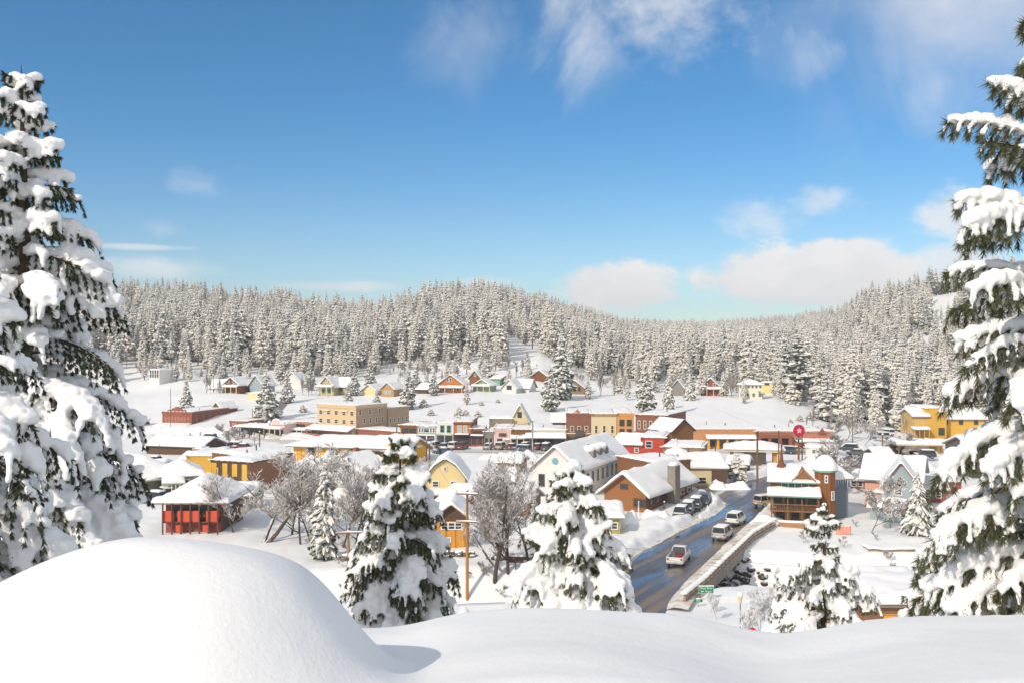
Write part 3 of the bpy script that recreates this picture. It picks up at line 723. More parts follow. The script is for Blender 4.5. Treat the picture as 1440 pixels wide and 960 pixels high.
class Blobs:
    def __init__(s): s.d = []
    def blob(s, c, r, sx, sy, sz): s.d.append((c[0], c[1], c[2], r*sx, r*sy, r*sz))
    def mesh(s, mat):
        d = np.array(s.d); V, Fc = ICO1; v = (V[None]*d[:, None, 3:6]+d[:, None, :3]).reshape(-1, 3)
        f = (Fc[None]+(np.arange(len(d))*len(V))[:, None, None]).reshape(-1, 3); return np_mesh('snow_load', v, f, mat)
def needle_mesh(NC, bw, seed, mat):
    a = np.array(NC); g = np.random.default_rng(seed); a = np.repeat(a, a[:, 6].astype(int), axis=0); n = len(a)
    nrm = lambda x: x/np.maximum(np.linalg.norm(x, axis=1, keepdims=True), 1e-6)
    d = nrm(a[:, 3:6]); u = np.cross(d, [0, 0, 1.0]); bad = np.linalg.norm(u, axis=1) < .1; u[bad] = [1, 0, 0]; u = nrm(u); w = np.cross(u, d)
    t = g.uniform(0, 6.283, (n, 1)); rad = u*np.cos(t)+w*np.sin(t)
    di = nrm(d*g.uniform(.35, 1.1, (n, 1))+rad*g.uniform(.4, 1, (n, 1))+np.array([0, 0, -.35])); ln = a[:, 7:8]
    q = a[:, :3]+d*g.uniform(-.5, .5, (n, 1))*ln*.8; s = nrm(np.cross(di, g.uniform(-1, 1, (n, 3))))*bw*.5
    v = np.stack([q-s, q+s, q+di*ln*g.uniform(.7, 1.25, (n, 1))], 1).reshape(-1, 3); return np_mesh('crown', v, np.arange(n*3).reshape(-1, 3), mat)
def hero_tree(name, label, x, y, z, H, Rad, seed=0, whorls=22, per=6, rs=.13, voxel=.04, nl=.12, nd=22, needles=None, droop=.9, shape=.8, start=.06, snowp=1.0, twp=.88, lmp=.93, bareb=.12, pw=1.0, tden=2.0, twl=.38, gap=.05, rise=.1, tiplen=.25, bw=.013, cone=None, skip=None, hang=1.0):
    rnd = random.Random(seed); S = Blobs(); NC = []; B = MB(); T = MB()
    T.tube([(0, 0, -.5), (0, 0, H*.3), (.02*H*.3, 0, H*.7), (0, 0, H)], [.022*H+.02, .017*H+.01, .009*H+.008, .006], 9)
    up = Vector((0, 0, 1))
    def needles_at(p, d, n, ln): NC.append((p.x, p.y, p.z, d.x, d.y, d.z, n, ln))
    for wi in range(whorls):
        f = (wi+rnd.uniform(-.3, .3))/(whorls-1); f = min(.985, max(0, f)**pw); zz = z0w = H*(start+(1-start)*f*.985)
        r = Rad*(cone(f) if cone else (1-f)**shape)+.02*H*.5
        k = max(3, int(round(per*(1-.45*f)))); a0 = rnd.random()*6.28
        for bi in range(k):
            if rnd.random() < gap: continue
            bare_b = rnd.random() < bareb
            a = a0+6.283*bi/k+rnd.uniform(-.3, .3); L = r*rnd.uniform(.72, 1.15)
            if skip and skip(a, zz): continue
            dr = droop*rnd.uniform(.7, 1.25)*(1-.55*f); ri = rise+.5*f*f+rnd.uniform(-.1, .1)
            zz = min(H*.985, z0w+rnd.uniform(-.55, .55)*H*(1-start)/whorls); ca, sa = math.cos(a), math.sin(a); bend = rnd.uniform(-.25, .25)
            def pos(s): return Vector((L*s*ca-sa*bend*L*s*s, L*s*sa+ca*bend*L*s*s, zz+L*(ri*s-dr*.62*s*s)))
            nseg = 8; pts = [pos(i/nseg) for i in range(nseg+1)]
            B.tube([tuple(p) for p in pts], [max(.005, .018*L*(1-.85*i/nseg)+.003) for i in range(nseg+1)], 4, cap=False)
            load = snowp*rnd.uniform(.7, 1.3); R0 = rs*(.55+.45*min(1, L/Rad*1.2))*load
            # snow on the limb
            s = .18 if L > .5 else .3
            while s < 1.02:
                p = pos(s); q = R0*(.55+.6*math.sin(min(1, s)*2.6))*rnd.uniform(.8, 1.25)
                if rnd.random() < lmp and not (bare_b and s > .4): S.blob((p.x+rnd.uniform(-.2, .2)*q, p.y+rnd.uniform(-.2, .2)*q, p.z+q*.45), q, 1.15, 1.15, .78)
                s += max(.05, q*.55/L)
            # side twigs
            nt = max(3, int(L*tden/(.11+rs*.4)))
            for ti in range(nt):
                s = .22+.78*(ti+rnd.random()*.5)/nt; s = min(s, 1); p = pos(s); side = 1 if ti % 2 else -1
                d0 = (pos(min(1, s+.05))-pos(s-.05)).normalized(); lat = Vector((-sa, ca, 0))*side
                tl = L*twl*(1.05-.62*s)*rnd.uniform(.7, 1.2)+.05
                if s > .93: lat *= .3; tl = max(tl, tiplen*rs*6)
                dv = (d0*.75+lat*.85).normalized(); prev = p; m = 5; 
                pp = [p]
                for j in range(1, m+1):
                    u = j/m; pp.append(p+Vector((dv.x, dv.y, 0))*tl*u*(1-.25*u)+Vector((0, 0, tl*(dv.z*u-.55*hang*u*u-(.25*hang*u**3)))))
                B.tube([tuple(q) for q in pp[::2]+[pp[-1]]], [.006, .004, .003, .002][:len(pp[::2])+1], 3, cap=False)
                has = rnd.random() < twp*(.25 if bare_b else 1)
                for j in range(1, m+1):
                    q = pp[j]; d = pp[j]-pp[j-1]
                    needles_at(q, d, int(nd*(1 if j < m else 1.5)), nl)
                    if has:
                        rr = R0*rnd.uniform(.32, .66)*(1-.35*j/m)
                        S.blob((q.x, q.y, q.z+rr*.55), rr, 1.05, 1.05, .95)
                        if (pp[j]-pp[j-1]).length > rr*.9: mid = (pp[j]+pp[j-1])*.5; S.blob((mid.x, mid.y, mid.z+rr*.6), rr*.95, 1.05, 1.05, .9)
            needles_at(pos(1), pos(1)-pos(.9), nd*2, nl*1.1)
            for i in range(2, 8): needles_at(pos(i/8), pos(i/8)-pos(i/8-.1), nd//2, nl)
    # leader
    for i in range(6):
        q = rs*.24*(1-.1*i); S.blob((rnd.uniform(-.03, .03), rnd.uniform(-.03, .03), H*(.93+.013*i)), q, 1, 1, 1)
    needles_at(Vector((0, 0, H*.98)), up, nd*3, nl)
    e = empty(name, (x, y, z), 0, label, 'tree')
    T.build('trunk', LIMB, e, smooth=True); B.build('limbs', LIMB, e, smooth=True)
    no = bpy.data.objects.new('crown', needle_mesh(NC, bw, seed, needles or GREEN_PINE)); COL.objects.link(no); no.parent = e
    so = bpy.data.objects.new('snow_load', S.mesh(PILLOW)); COL.objects.link(so); so.parent = e
    md = so.modifiers.new('fuse', 'REMESH'); md.mode = 'VOXEL'; md.voxel_size = voxel; md.use_smooth_shade = True
    m2 = so.modifiers.new('soften', 'SMOOTH'); m2.factor = .5; m2.iterations = 2
    dg = bpy.context.evaluated_depsgraph_get(); ev = so.evaluated_get(dg); me = bpy.data.meshes.new_from_object(ev)
    so.modifiers.clear(); old = so.data; so.data = me; bpy.data.meshes.remove(old); me.name = 'snow_load'
    if not me.materials: me.materials.append(PILLOW)
    me.polygons.foreach_set('use_smooth', [True]*len(me.polygons))
    # lumpy, melted surface
    co = np.empty(len(me.vertices)*3); me.vertices.foreach_get('co', co); co = co.reshape(-1, 3)
    nr = np.empty(len(me.vertices)*3); me.vertices.foreach_get('normal', nr); nr = nr.reshape(-1, 3)
    fr = 1/(rs*1.1)
    dsp = np.array([mnoise.noise(Vector(c*fr))*.22+mnoise.noise(Vector(c*fr*2.7))*.12 for c in co])*rs
    co = co+nr*dsp[:, None]; me.vertices.foreach_set('co', co.ravel()); me.update()
    print(name, 'snow faces', len(me.polygons), 'needles', len(no.data.polygons), 'blobs', len(S.d))
    return e
# ------------------------------------------------------------------ light, sky, camera
SUN_AZ, SUN_EL = R(220), R(34)      # clockwise from +Y
def setup_world():
    w = bpy.data.worlds.new('World'); scene.world = w; w.use_nodes = True; nt = w.node_tree
    for n in list(nt.nodes): nt.nodes.remove(n)
    out = nt.nodes.new('ShaderNodeOutputWorld'); bg = nt.nodes.new('ShaderNodeBackground'); bg.inputs['Strength'].default_value = .12
    sky = nt.nodes.new('ShaderNodeTexSky'); sky.sky_type = 'NISHITA'; sky.sun_disc = False; sky.sun_elevation = SUN_EL; sky.sun_rotation = SUN_AZ
    sky.altitude = 1800; sky.air_density = 1.0; sky.dust_density = .6; sky.ozone_density = 2.2
    tc = nt.nodes.new('ShaderNodeTexCoord'); sp = nt.nodes.new('ShaderNodeSeparateXYZ'); nt.links.new(tc.outputs['Generated'], sp.inputs[0])
    def M(op, a, b=None, c=None, clamp=False):
        n = nt.nodes.new('ShaderNodeMath'); n.operation = op; n.use_clamp = clamp
        for i, v in enumerate((a, b, c)):
            if v is None: continue
            if isinstance(v, (int, float)): n.inputs[i].default_value = v
            else: nt.links.new(v, n.inputs[i])
        return n.outputs[0]
    az = M('ARCTAN2', sp.outputs['X'], sp.outputs['Y']); el = M('ARCSINE', sp.outputs['Z'])
    cb = nt.nodes.new('ShaderNodeCombineXYZ'); nt.links.new(az, cb.inputs[0]); nt.links.new(el, cb.inputs[1])
    def noise(scale, det, st=(1, 1, 1), rot=0, dist=0.0, rough=.55):
        mp = nt.nodes.new('ShaderNodeMapping'); mp.inputs['Scale'].default_value = st; mp.inputs['Rotation'].default_value = (0, 0, rot); nt.links.new(cb.outputs[0], mp.inputs[0])
        n = nt.nodes.new('ShaderNodeTexNoise'); n.inputs['Scale'].default_value = scale; n.inputs['Detail'].default_value = det; n.inputs['Roughness'].default_value = rough; n.inputs['Distortion'].default_value = dist
        nt.links.new(mp.outputs[0], n.inputs['Vector']); return n.outputs['Fac']
    puff = noise(14, 12, (1, 1.5, 1), 0, .35, .62); wisp = noise(7, 7, (1.6, 1, 1), R(35), .8, .6); big = noise(3.5, 6, (1, 1.3, 1), 0, .4)
    fine = noise(45, 6, (1, 1.4, 1))
    puff2 = M('ADD', M('MULTIPLY', puff, .65), M('MULTIPLY', fine, .35)); wisp2 = M('ADD', M('MULTIPLY', wisp, .6), M('MULTIPLY', fine, .4)); big2 = M('ADD', M('MULTIPLY', big, .6), M('MULTIPLY', wisp, .4))
    tot = None
    def blob(px, py, rx, ry, dens, nzz, amp, soft, flat=0):
        nonlocal tot
        a0 = math.atan2(px-CX, F); e0 = math.atan2(CY-py, F); ax = rx/F*math.cos(a0)**2; ay = ry/F
        dx = M('DIVIDE', M('SUBTRACT', az, a0), ax); dy = M('DIVIDE', M('SUBTRACT', el, e0), ay)
        if flat: dy = M('MULTIPLY', dy, M('ADD', 1, M('MULTIPLY', M('LESS_THAN', dy, 0), flat)))
        d = M('SQRT', M('ADD', M('MULTIPLY', dx, dx), M('MULTIPLY', dy, dy)))
        v = M('ADD', M('SUBTRACT', 1, d), M('MULTIPLY', M('SUBTRACT', nzz, .5), amp))
        mr = nt.nodes.new('ShaderNodeMapRange'); mr.interpolation_type = 'SMOOTHSTEP'; mr.inputs['From Min'].default_value = 0; mr.inputs['From Max'].default_value = soft; mr.inputs['To Max'].default_value = dens
        nt.links.new(v, mr.inputs['Value']); r = mr.outputs[0]
        tot = r if tot is None else M('MAXIMUM', tot, r)
    blob(868, 404, 98, 42, .97, puff2, 1.5, .32, .1); blob(1140, 394, 190, 54, .97, puff2, 1.6, .34, .2); blob(1068, 404, 72, 30, .85, puff2, 1.5, .4, .3); blob(1185, 374, 105, 40, .95, puff2, 1.5, .34, .2)
    blob(1345, 316, 75, 42, .75, puff2, 2.2, .6); blob(1350, 385, 95, 42, .75, puff2, 1.8, .6); blob(1160, 292, 70, 24, .5, wisp2, 3.2, .9); blob(1075, 318, 70, 36, .45, wisp2, 3.2, .9)
    blob(205, 384, 150, 20, .6, puff, 1.4, .9); blob(195, 356, 100, 6, .55, puff, .8, .8); blob(480, 404, 110, 11, .6, puff, 1, .8); blob(680, 398, 60, 12, .4, puff, 1, .8)
    blob(920, 0, 190, 110, .62, wisp2, 2.4, 1.3); blob(810, 30, 110, 120, .5, wisp, 2.8, 1.3); blob(680, 50, 110, 90, .26, wisp, 2.6, 1.4)
    blob(1330, 30, 350, 210, .72, big2, 1.9, 1.2); blob(1180, 90, 90, 60, .4, wisp, 2.6, 1.2); blob(1320, 150, 150, 110, .4, wisp, 2.2, 1.2)
    blob(280, 270, 60, 22, .22, wisp2, 3.4, 1.2); blob(870, 440, 90, 14, .4, puff, 1, 1.1); blob(225, 330, 40, 16, .2, wisp2, 3.2, 1.2)
    # unseen broken cloud added behind the viewer and overhead to whiten the ambient light
    back = nt.nodes.new('ShaderNodeMapRange'); back.interpolation_type = 'SMOOTHSTEP'; back.inputs['From Min'].default_value = .05; back.inputs['From Max'].default_value = -.35; nt.links.new(sp.outputs['Y'], back.inputs['Value'])
    ovh = nt.nodes.new('ShaderNodeMapRange'); ovh.interpolation_type = 'SMOOTHSTEP'; ovh.inputs['From Min'].default_value = .55; ovh.inputs['From Max'].default_value = .85; nt.links.new(sp.outputs['Z'], ovh.inputs['Value'])
    cov = M('MULTIPLY', M('MAXIMUM', back.outputs[0], ovh.outputs[0]), M('MULTIPLY', M('SUBTRACT', big, .32, clamp=True), 4.0, clamp=True)); tot = M('MAXIMUM', tot, cov)
    tot = M('MULTIPLY', tot, M('ADD', .78, M('MULTIPLY', fine, .44)), clamp=True)
    cr = nt.nodes.new('ShaderNodeMix'); cr.data_type = 'RGBA'; cr.inputs['A'].default_value = (6.5, 6.5, 6.65, 1); cr.inputs['B'].default_value = (9.2, 9.0, 8.8, 1); nt.links.new(puff, cr.inputs['Factor'])
    tint = nt.nodes.new('ShaderNodeMix'); tint.data_type = 'RGBA'; tint.blend_type = 'MULTIPLY'; tint.inputs['Factor'].default_value = 1; pass
    lowm = nt.nodes.new('ShaderNodeMapRange'); lowm.interpolation_type = 'SMOOTHSTEP'; lowm.inputs['From Min'].default_value = .24; lowm.inputs['From Max'].default_value = .02; nt.links.new(sp.outputs['Z'], lowm.inputs['Value'])
    tm = nt.nodes.new('ShaderNodeMix'); tm.data_type = 'RGBA'; tm.inputs['A'].default_value = (.37, .82, 1.03, 1); tm.inputs['B'].default_value = (.80, .95, .98, 1); nt.links.new(lowm.outputs[0], tm.inputs['Factor']); nt.links.new(tm.outputs['Result'], tint.inputs['B'])
    nt.links.new(sky.outputs[0], tint.inputs['A'])
    mx = nt.nodes.new('ShaderNodeMix'); mx.data_type = 'RGBA'; nt.links.new(tot, mx.inputs['Factor']); nt.links.new(tint.outputs['Result'], mx.inputs['A']); nt.links.new(cr.outputs['Result'], mx.inputs['B'])
    nt.links.new(mx.outputs['Result'], bg.inputs['Color']); nt.links.new(bg.outputs[0], out.inputs[0])
    sd = bpy.data.lights.new('sun', 'SUN'); sd.energy = 3.25; sd.angle = R(.53); sd.color = (1, .90, .76)
    so = bpy.data.objects.new('sun', sd); COL.objects.link(so)
    dv = Vector((math.sin(SUN_AZ)*math.cos(SUN_EL), math.cos(SUN_AZ)*math.cos(SUN_EL), math.sin(SUN_EL)))
    so.rotation_euler = dv.to_track_quat('Z', 'Y').to_euler(); so.location = (-30, -20, 60)
    cd = bpy.data.cameras.new('camera'); cd.sensor_width = 36; cd.lens = 35; cd.clip_start = .1; cd.clip_end = 12000
    co = bpy.data.objects.new('camera', cd); COL.objects.link(co); co.location = (0, 0, EYE); co.rotation_euler = (R(90), 0, 0); scene.camera = co
    vs = scene.view_settings; vs.view_transform = 'Standard'; vs.look = 'None'; vs.gamma = 1; vs.use_curve_mapping = False; vs.exposure = .02
    scene.cycles.max_bounces = 6; scene.cycles.diffuse_bounces = 3; scene.cycles.use_denoising = True
    scene.cycles.use_adaptive_sampling = True; scene.cycles.adaptive_threshold = .02

# ------------------------------------------------------------------ forest
CLEAR = [  # photo-angle windows (px0, px1) and distance windows left bare of trees
 (595, 650, 700, 735), (705, 765, 400, 520), (1175, 1215, 640, 760), (1312, 1380, 560, 730), (930, 990, 400, 430), (1270, 1440, 515, 545), (1278, 1440, 262, 318)]
def forest():
    rnd = random.Random(77); pts = []
    Y0 = 292.0; y = Y0
    while y < 1950:
        step = 4.5+y*.0042
        x = -.68*y
        while x < .68*y:
            X = x+rnd.uniform(-.5, .5)*step; YY = y+rnd.uniform(-.5, .5)*step; px = CX+F*X/YY; x += step
            lo = interp(px, [(-200, 430), (100, 428), (300, 418), (480, 408), (620, 432), (700, 430), (860, 405), (1080, 392), (1140, 345), (1190, 316), (1290, 300), (1440, 296)])
            lo += 22*nz(X*.03, 5)+10*nz(X*.15, 9)
            if YY > interp(px, RDIST)+90 or YY < lo and (YY < lo-34 or px > 1130 or rnd.random() < .93-.55*(nz(X*.05, YY*.05, 3) > .1)): continue
            thin = nz(X*.02, YY*.02, 4)
            if thin < -.45 and rnd.random() < .6: continue
            if YY < lo+25 and rnd.random() < .35: continue
            if any(a < px < b and c < YY < d for a, b, c, d in CLEAR) and rnd.random() < .9: continue
            H = rnd.uniform(10, 24)*(1+.25*nz(X*.01, YY*.01, 8))
            if YY < lo+14: H *= rnd.uniform(.4, .85)
            if 640 < px < 860 and YY < 520: H *= 1.12
            pts.append((X, YY, H, rnd.random(), rnd.random()*6.28))
        y += step
    # near rows of the right hand slope, between valley floor and forest
    print('forest', len(pts))
    vis = [p for p in pts if 118 < CX+F*p[0]/p[1] < 1335]
    def score(p):
        return p[2]/p[1]
    vis.sort(key=lambda p: p[1]-p[2]*3)
    near = set(id(p) for p in vis[:215]); first = {}
    kinds = ['f0', 'f1', 'f2', 'f3', 'f4', 'f5']
    def kind(p): 
        r = p[3]; return kinds[0 if r < .26 else 1 if r < .46 else 2 if r < .68 else 3 if r < .80 else 4 if r < .90 else 5]
    far = []
    for p in pts:
        if id(p) in near:
            px = CX+F*p[0]/p[1]
            lab, grp = (('frosted conifer in the front rows of the wooded slope above the left end of town', 'conifers on the left slope') if px < 560 else
                        ('frosted conifer with bare lower trunk on the wooded knoll behind the middle houses', 'conifers on the middle knoll') if px < 870 else
                        ('snow dusted conifer at the foot of the pale wooded hillside on the right', 'conifers on the right slope'))
            dk = (p[3]*13) % 1 < .22; o = put_conifer('f4' if dk else kind(p), p[0], p[1], h(p[0], p[1])-.3, p[2]*(1.18 if dk else 1), lab, grp, rz=p[4], name='forest_conifer', parts=False, fat=.9+.4*p[3])
            first.setdefault('f4' if dk else kind(p), o)
        else: far.append(p)
    # all the others: one mass
    me = bpy.data.meshes.new('forest_points'); me.from_pydata([(p[0], p[1], h(p[0], p[1])-.3) for p in far], [], [])
    for nm, ty in (('tree_scale', 'FLOAT_VECTOR'), ('tree_turn', 'FLOAT_VECTOR'), ('tree_kind', 'INT')): me.attributes.new(nm, ty, 'POINT')
    sc = []; tu = []; kd = []
    for p in far:
        ft = .9+.35*((p[3]*7) % 1); sc += [p[2]*ft, p[2]*ft, p[2]]; tu += [0, 0, p[4]]; kd.append(kinds.index(kind(p)))
    me.attributes['tree_scale'].data.foreach_set('vector', sc); me.attributes['tree_turn'].data.foreach_set('vector', tu); me.attributes['tree_kind'].data.foreach_set('value', kd)
    o = bpy.data.objects.new('distant_forest', me); COL.objects.link(o); tag(o, 'mass of snow covered conifers climbing the hills to the skyline', 'forest', kind='stuff')
    ng = bpy.data.node_groups.new('forest', 'GeometryNodeTree'); ng.interface.new_socket('Geometry', in_out='INPUT', socket_type='NodeSocketGeometry'); ng.interface.new_socket('Geometry', in_out='OUTPUT', socket_type='NodeSocketGeometry')
    N = ng.nodes; L = ng.links; gi = N.new('NodeGroupInput'); go = N.new('NodeGroupOutput'); jn = N.new('GeometryNodeJoinGeometry'); ip = N.new('GeometryNodeInstanceOnPoints')
    for k in kinds:
        oi = N.new('GeometryNodeObjectInfo'); oi.transform_space = 'ORIGINAL'; oi.inputs['Object'].default_value = first[k]; oi.inputs['As Instance'].default_value = True; L.new(oi.outputs['Geometry'], jn.inputs[0])
    L.new(gi.outputs[0], ip.inputs['Points']); L.new(jn.outputs[0], ip.inputs['Instance']); ip.inputs['Pick Instance'].default_value = True
    for nm, ty, so in (('tree_kind', 'INT', 'Instance Index'), ('tree_scale', 'FLOAT_VECTOR', 'Scale'), ('tree_turn', 'FLOAT_VECTOR', 'Rotation')):
        na = N.new('GeometryNodeInputNamedAttribute'); na.data_type = ty; na.inputs['Name'].default_value = nm; L.new(na.outputs['Attribute'], ip.inputs[so])
    L.new(ip.outputs[0], go.inputs[0]); md = o.modifiers.new('forest', 'NODES'); md.node_group = ng

def heroes():
    def gz(x, y): return h(x, y)
    def at(px, Y): x = (px-CX)/F*Y; return x, Y, h(x, Y)
    def top(py, Y): return EYE-(py-CY)/F*Y
    x, y, z = at(30, 18.5); hero_tree('snow_laden_fir', 'tallest dark fir loaded with snow rising at the left edge above the mound', x, y, z, top(92, y)-z, 2.4, seed=3, whorls=30, per=8, rs=.20, voxel=.036, nl=.085, nd=20, needles=GREEN_FIR, droop=.95, shape=.62, start=.12, bw=.024, twl=.36, twp=.42, lmp=.8, cone=lambda f: (1-f)**.62*(1-.35*max(0, (f-.7)/.3)))
    x, y, z = at(-62, 10.5); hero_tree('snow_laden_fir', 'drooping snowy fir boughs nearest the viewer, in front of the tall left fir', x, y, z, top(300, y)-z, 1.42, seed=8, whorls=15, per=6, rs=.12, voxel=.028, nl=.06, nd=20, needles=GREEN_FIR, droop=1.0, shape=.5, start=.14, bw=.018, twp=.6)
    x, y, z = at(562, 28); hero_tree('snow_laden_pine', 'grey shaded pine heaped with round snow pillows right of the big mound', x, y, z, top(612, y)-z, 2.0, seed=13, whorls=20, per=7, twp=.86, bareb=.05, rs=.17, voxel=.045, nl=.13, nd=24, droop=1.0, shape=.62, start=.08, bw=.02, twl=.42)
    x, y, z = at(803, 25); hero_tree('snow_laden_pine', 'broad pine bowed under snow beside the bottom of the wet road', x, y, z, top(648, y)-z, 2.25, seed=23, whorls=18, per=7, twp=.9, bareb=.04, rs=.165, voxel=.042, nl=.13, nd=22, droop=1.2, shape=.75, start=.12, bw=.018, twl=.42, snowp=1.15)
    x, y, z = at(1158, 30); hero_tree('snow_laden_pine', 'thin open pine with visible dark trunk in front of the buried roofs', x, y, z, top(708, y)-z, 1.9, seed=31, whorls=17, per=6, twp=.95, bareb=.05, rs=.14, voxel=.04, nl=.11, nd=15, droop=.7, shape=.8, start=.06, bw=.018, gap=.08, cone=lambda f: (1-f)**.75*(1 if f < .66 or f > .8 else .4))
    x, y, z = at(1312, 21); hero_tree('snow_laden_pine', 'small snowy pine at the foot of the long needled pine', x, y, z, top(762, y)-z, 1.1, seed=41, whorls=12, per=6, rs=.11, voxel=.033, nl=.10, nd=14, droop=.9, shape=.7, start=.05, bw=.015)
    x, y, z = at(1478, 14); hero_tree('snow_laden_pine', 'tall long needled pine reaching in from the right edge', x, y, z, top(34, y)-z, 1.85, seed=52, whorls=25, per=6, pw=1.5, rs=.12, voxel=.028, nl=.14, nd=24, droop=.95, shape=.32, start=.08, bw=.013, gap=.1, cone=lambda f: (1-f)**.32*(.86 if f < .5 else 1.05), twl=.30, rise=.2, hang=.9, twp=.85, tden=1.6)

def haze():
    m, nt, b = nodes_mat('haze_air'); nt.nodes.remove(b); v = nt.nodes.new('ShaderNodeVolumePrincipled'); v.inputs['Color'].default_value = (.93, .95, 1, 1); v.inputs['Density'].default_value = .00024; v.inputs['Anisotropy'].default_value = .0
    out = [n for n in nt.nodes if n.type == 'OUTPUT_MATERIAL'][0]; nt.links.new(v.outputs[0], out.inputs['Volume'])
    mb = MB(); mb.box(-1800, 1800, -70, 2600, -110, 125); o = mb.build('haze', m); tag(o, 'thin pale winter air between the town and the far ridge', 'haze', kind='stuff')
# ------------------------------------------------------------------ the town
C = lambda n, rgb, **k: siding(n, rgb, **k)
BRICK_RED = siding('brick_red', (.30, .10, .06), brick=True); BRICK_BROWN = siding('brick_brown', (.24, .10, .065), brick=True); BRICK_ORANGE = siding('brick_orange', (.46, .18, .08), brick=True)
BRICK_PINK = siding('brick_pink', (.40, .20, .14), brick=True); TAN_STUCCO = paint('tan_stucco', (.62, .45, .27), .85, .08, 1.5); CREAM = paint('cream_render', (.66, .54, .33), .8, .08, 1.5)
YELLOW = siding('yellow_boards', (.72, .42, .07), .22); OCHRE = siding('ochre_boards', (.62, .36, .09), .25, vertical=True); GREYGREEN = siding('grey_green_boards', (.42, .46, .42), .25)
WHITEB = siding('white_boards', (.74, .72, .68), .22, dark=.8); PINK = siding('pink_boards', (.72, .52, .48), .5, vertical=True, dark=.8); REDB = siding('red_boards', (.50, .075, .05), .3, vertical=True, dark=.75)
TANWOOD = siding('tan_wood', (.36, .24, .13), .5, vertical=True); BROWNW = siding('brown_boards', (.24, .11, .05), .3); LOGW = siding('orange_brown_logs', (.33, .145, .055), .3, vertical=True, dark=.45); DKW = siding('dark_boards', (.13, .075, .05), .3)
BLUEGREY = siding('blue_grey_boards', (.33, .40, .42), .22, dark=.8); SALMON = siding('salmon_boards', (.72, .40, .29), .5, vertical=True, dark=.85); GREYB = siding('grey_boards', (.26, .24, .22), .3); GREENB = siding('green_boards', (.36, .42, .26), .25)
ORANGEB = siding('orange_boards', (.62, .30, .07), .28); PALEY = siding('pale_yellow_boards', (.74, .62, .36), .25, dark=.85); OLIVEY = siding('olive_yellow_boards', (.50, .42, .22), .25); RUST = siding('rust_boards', (.22, .085, .035), .3)
MAROON = siding('maroon_boards', (.32, .09, .07), .3); CREAMTRIM = paint('cream_trim', (.72, .64, .48), .6, .08); DKTRIM = paint('dark_trim', (.10, .08, .07), .6, .2); GREENTRIM = paint('green_trim', (.20, .42, .30), .6, .1); REDTRIM = paint('red_trim', (.42, .12, .09), .6, .1)
WARMGLASS = glass('warm_glass', (.22, .15, .09), .3); TEALTRIM = paint('teal_trim', (.16, .40, .38), .5, .1); ROOFDK = paint('dark_roof', (.10, .10, .11), .7, .2); ROOFGREEN = paint('green_metal_roof', (.38, .55, .42), .5, .1)
def PLr(px0, py0, px1, deg):
    """front corners of a building whose front is turned by deg, spanning px0..px1"""
    A = PL(px0, py0); c, t = math.cos(R(deg)), math.sin(R(deg)); s1 = (px1-CX)/F; k = (s1*A[1]-A[0])/(c-s1*t); return A, (A[0]+k*c, A[1]+k*t)
def ym(px):
    return interp(px, [(180, 290), (330, 281), (446, 270), (560, 253), (640, 248.5), (959, 245.5), (960, 243.5)])
def mpt(px): Y = ym(px); return ((px-CX)/F*Y, Y)
def hz(py, px): return EYE-(py-CY)/F*ym(px)           # height of a photo line on the street front
def row(name, label, x0, x1, ytop, wall, side=None, depth=14, wins=(), cat='shop', par=.7, **k):
    A, B = mpt(x0+.25), mpt(x1-.25); xm = (x0+x1)/2; he = hz(ytop, xm)-par
    wins = [(w[0][1:], w[1], w[2], w[3], hz(w[6], xm), w[5], hz(w[4], xm)-hz(w[6], xm))+tuple(w[7:]) if w[0][0] == 'P' else w for w in wins]
    return building(name, label, A, B, depth, 0, he, 'flat', 0, wall, side or wall, wins=wins, cat=cat, parapet=par, snow=.35, n=7, **k)
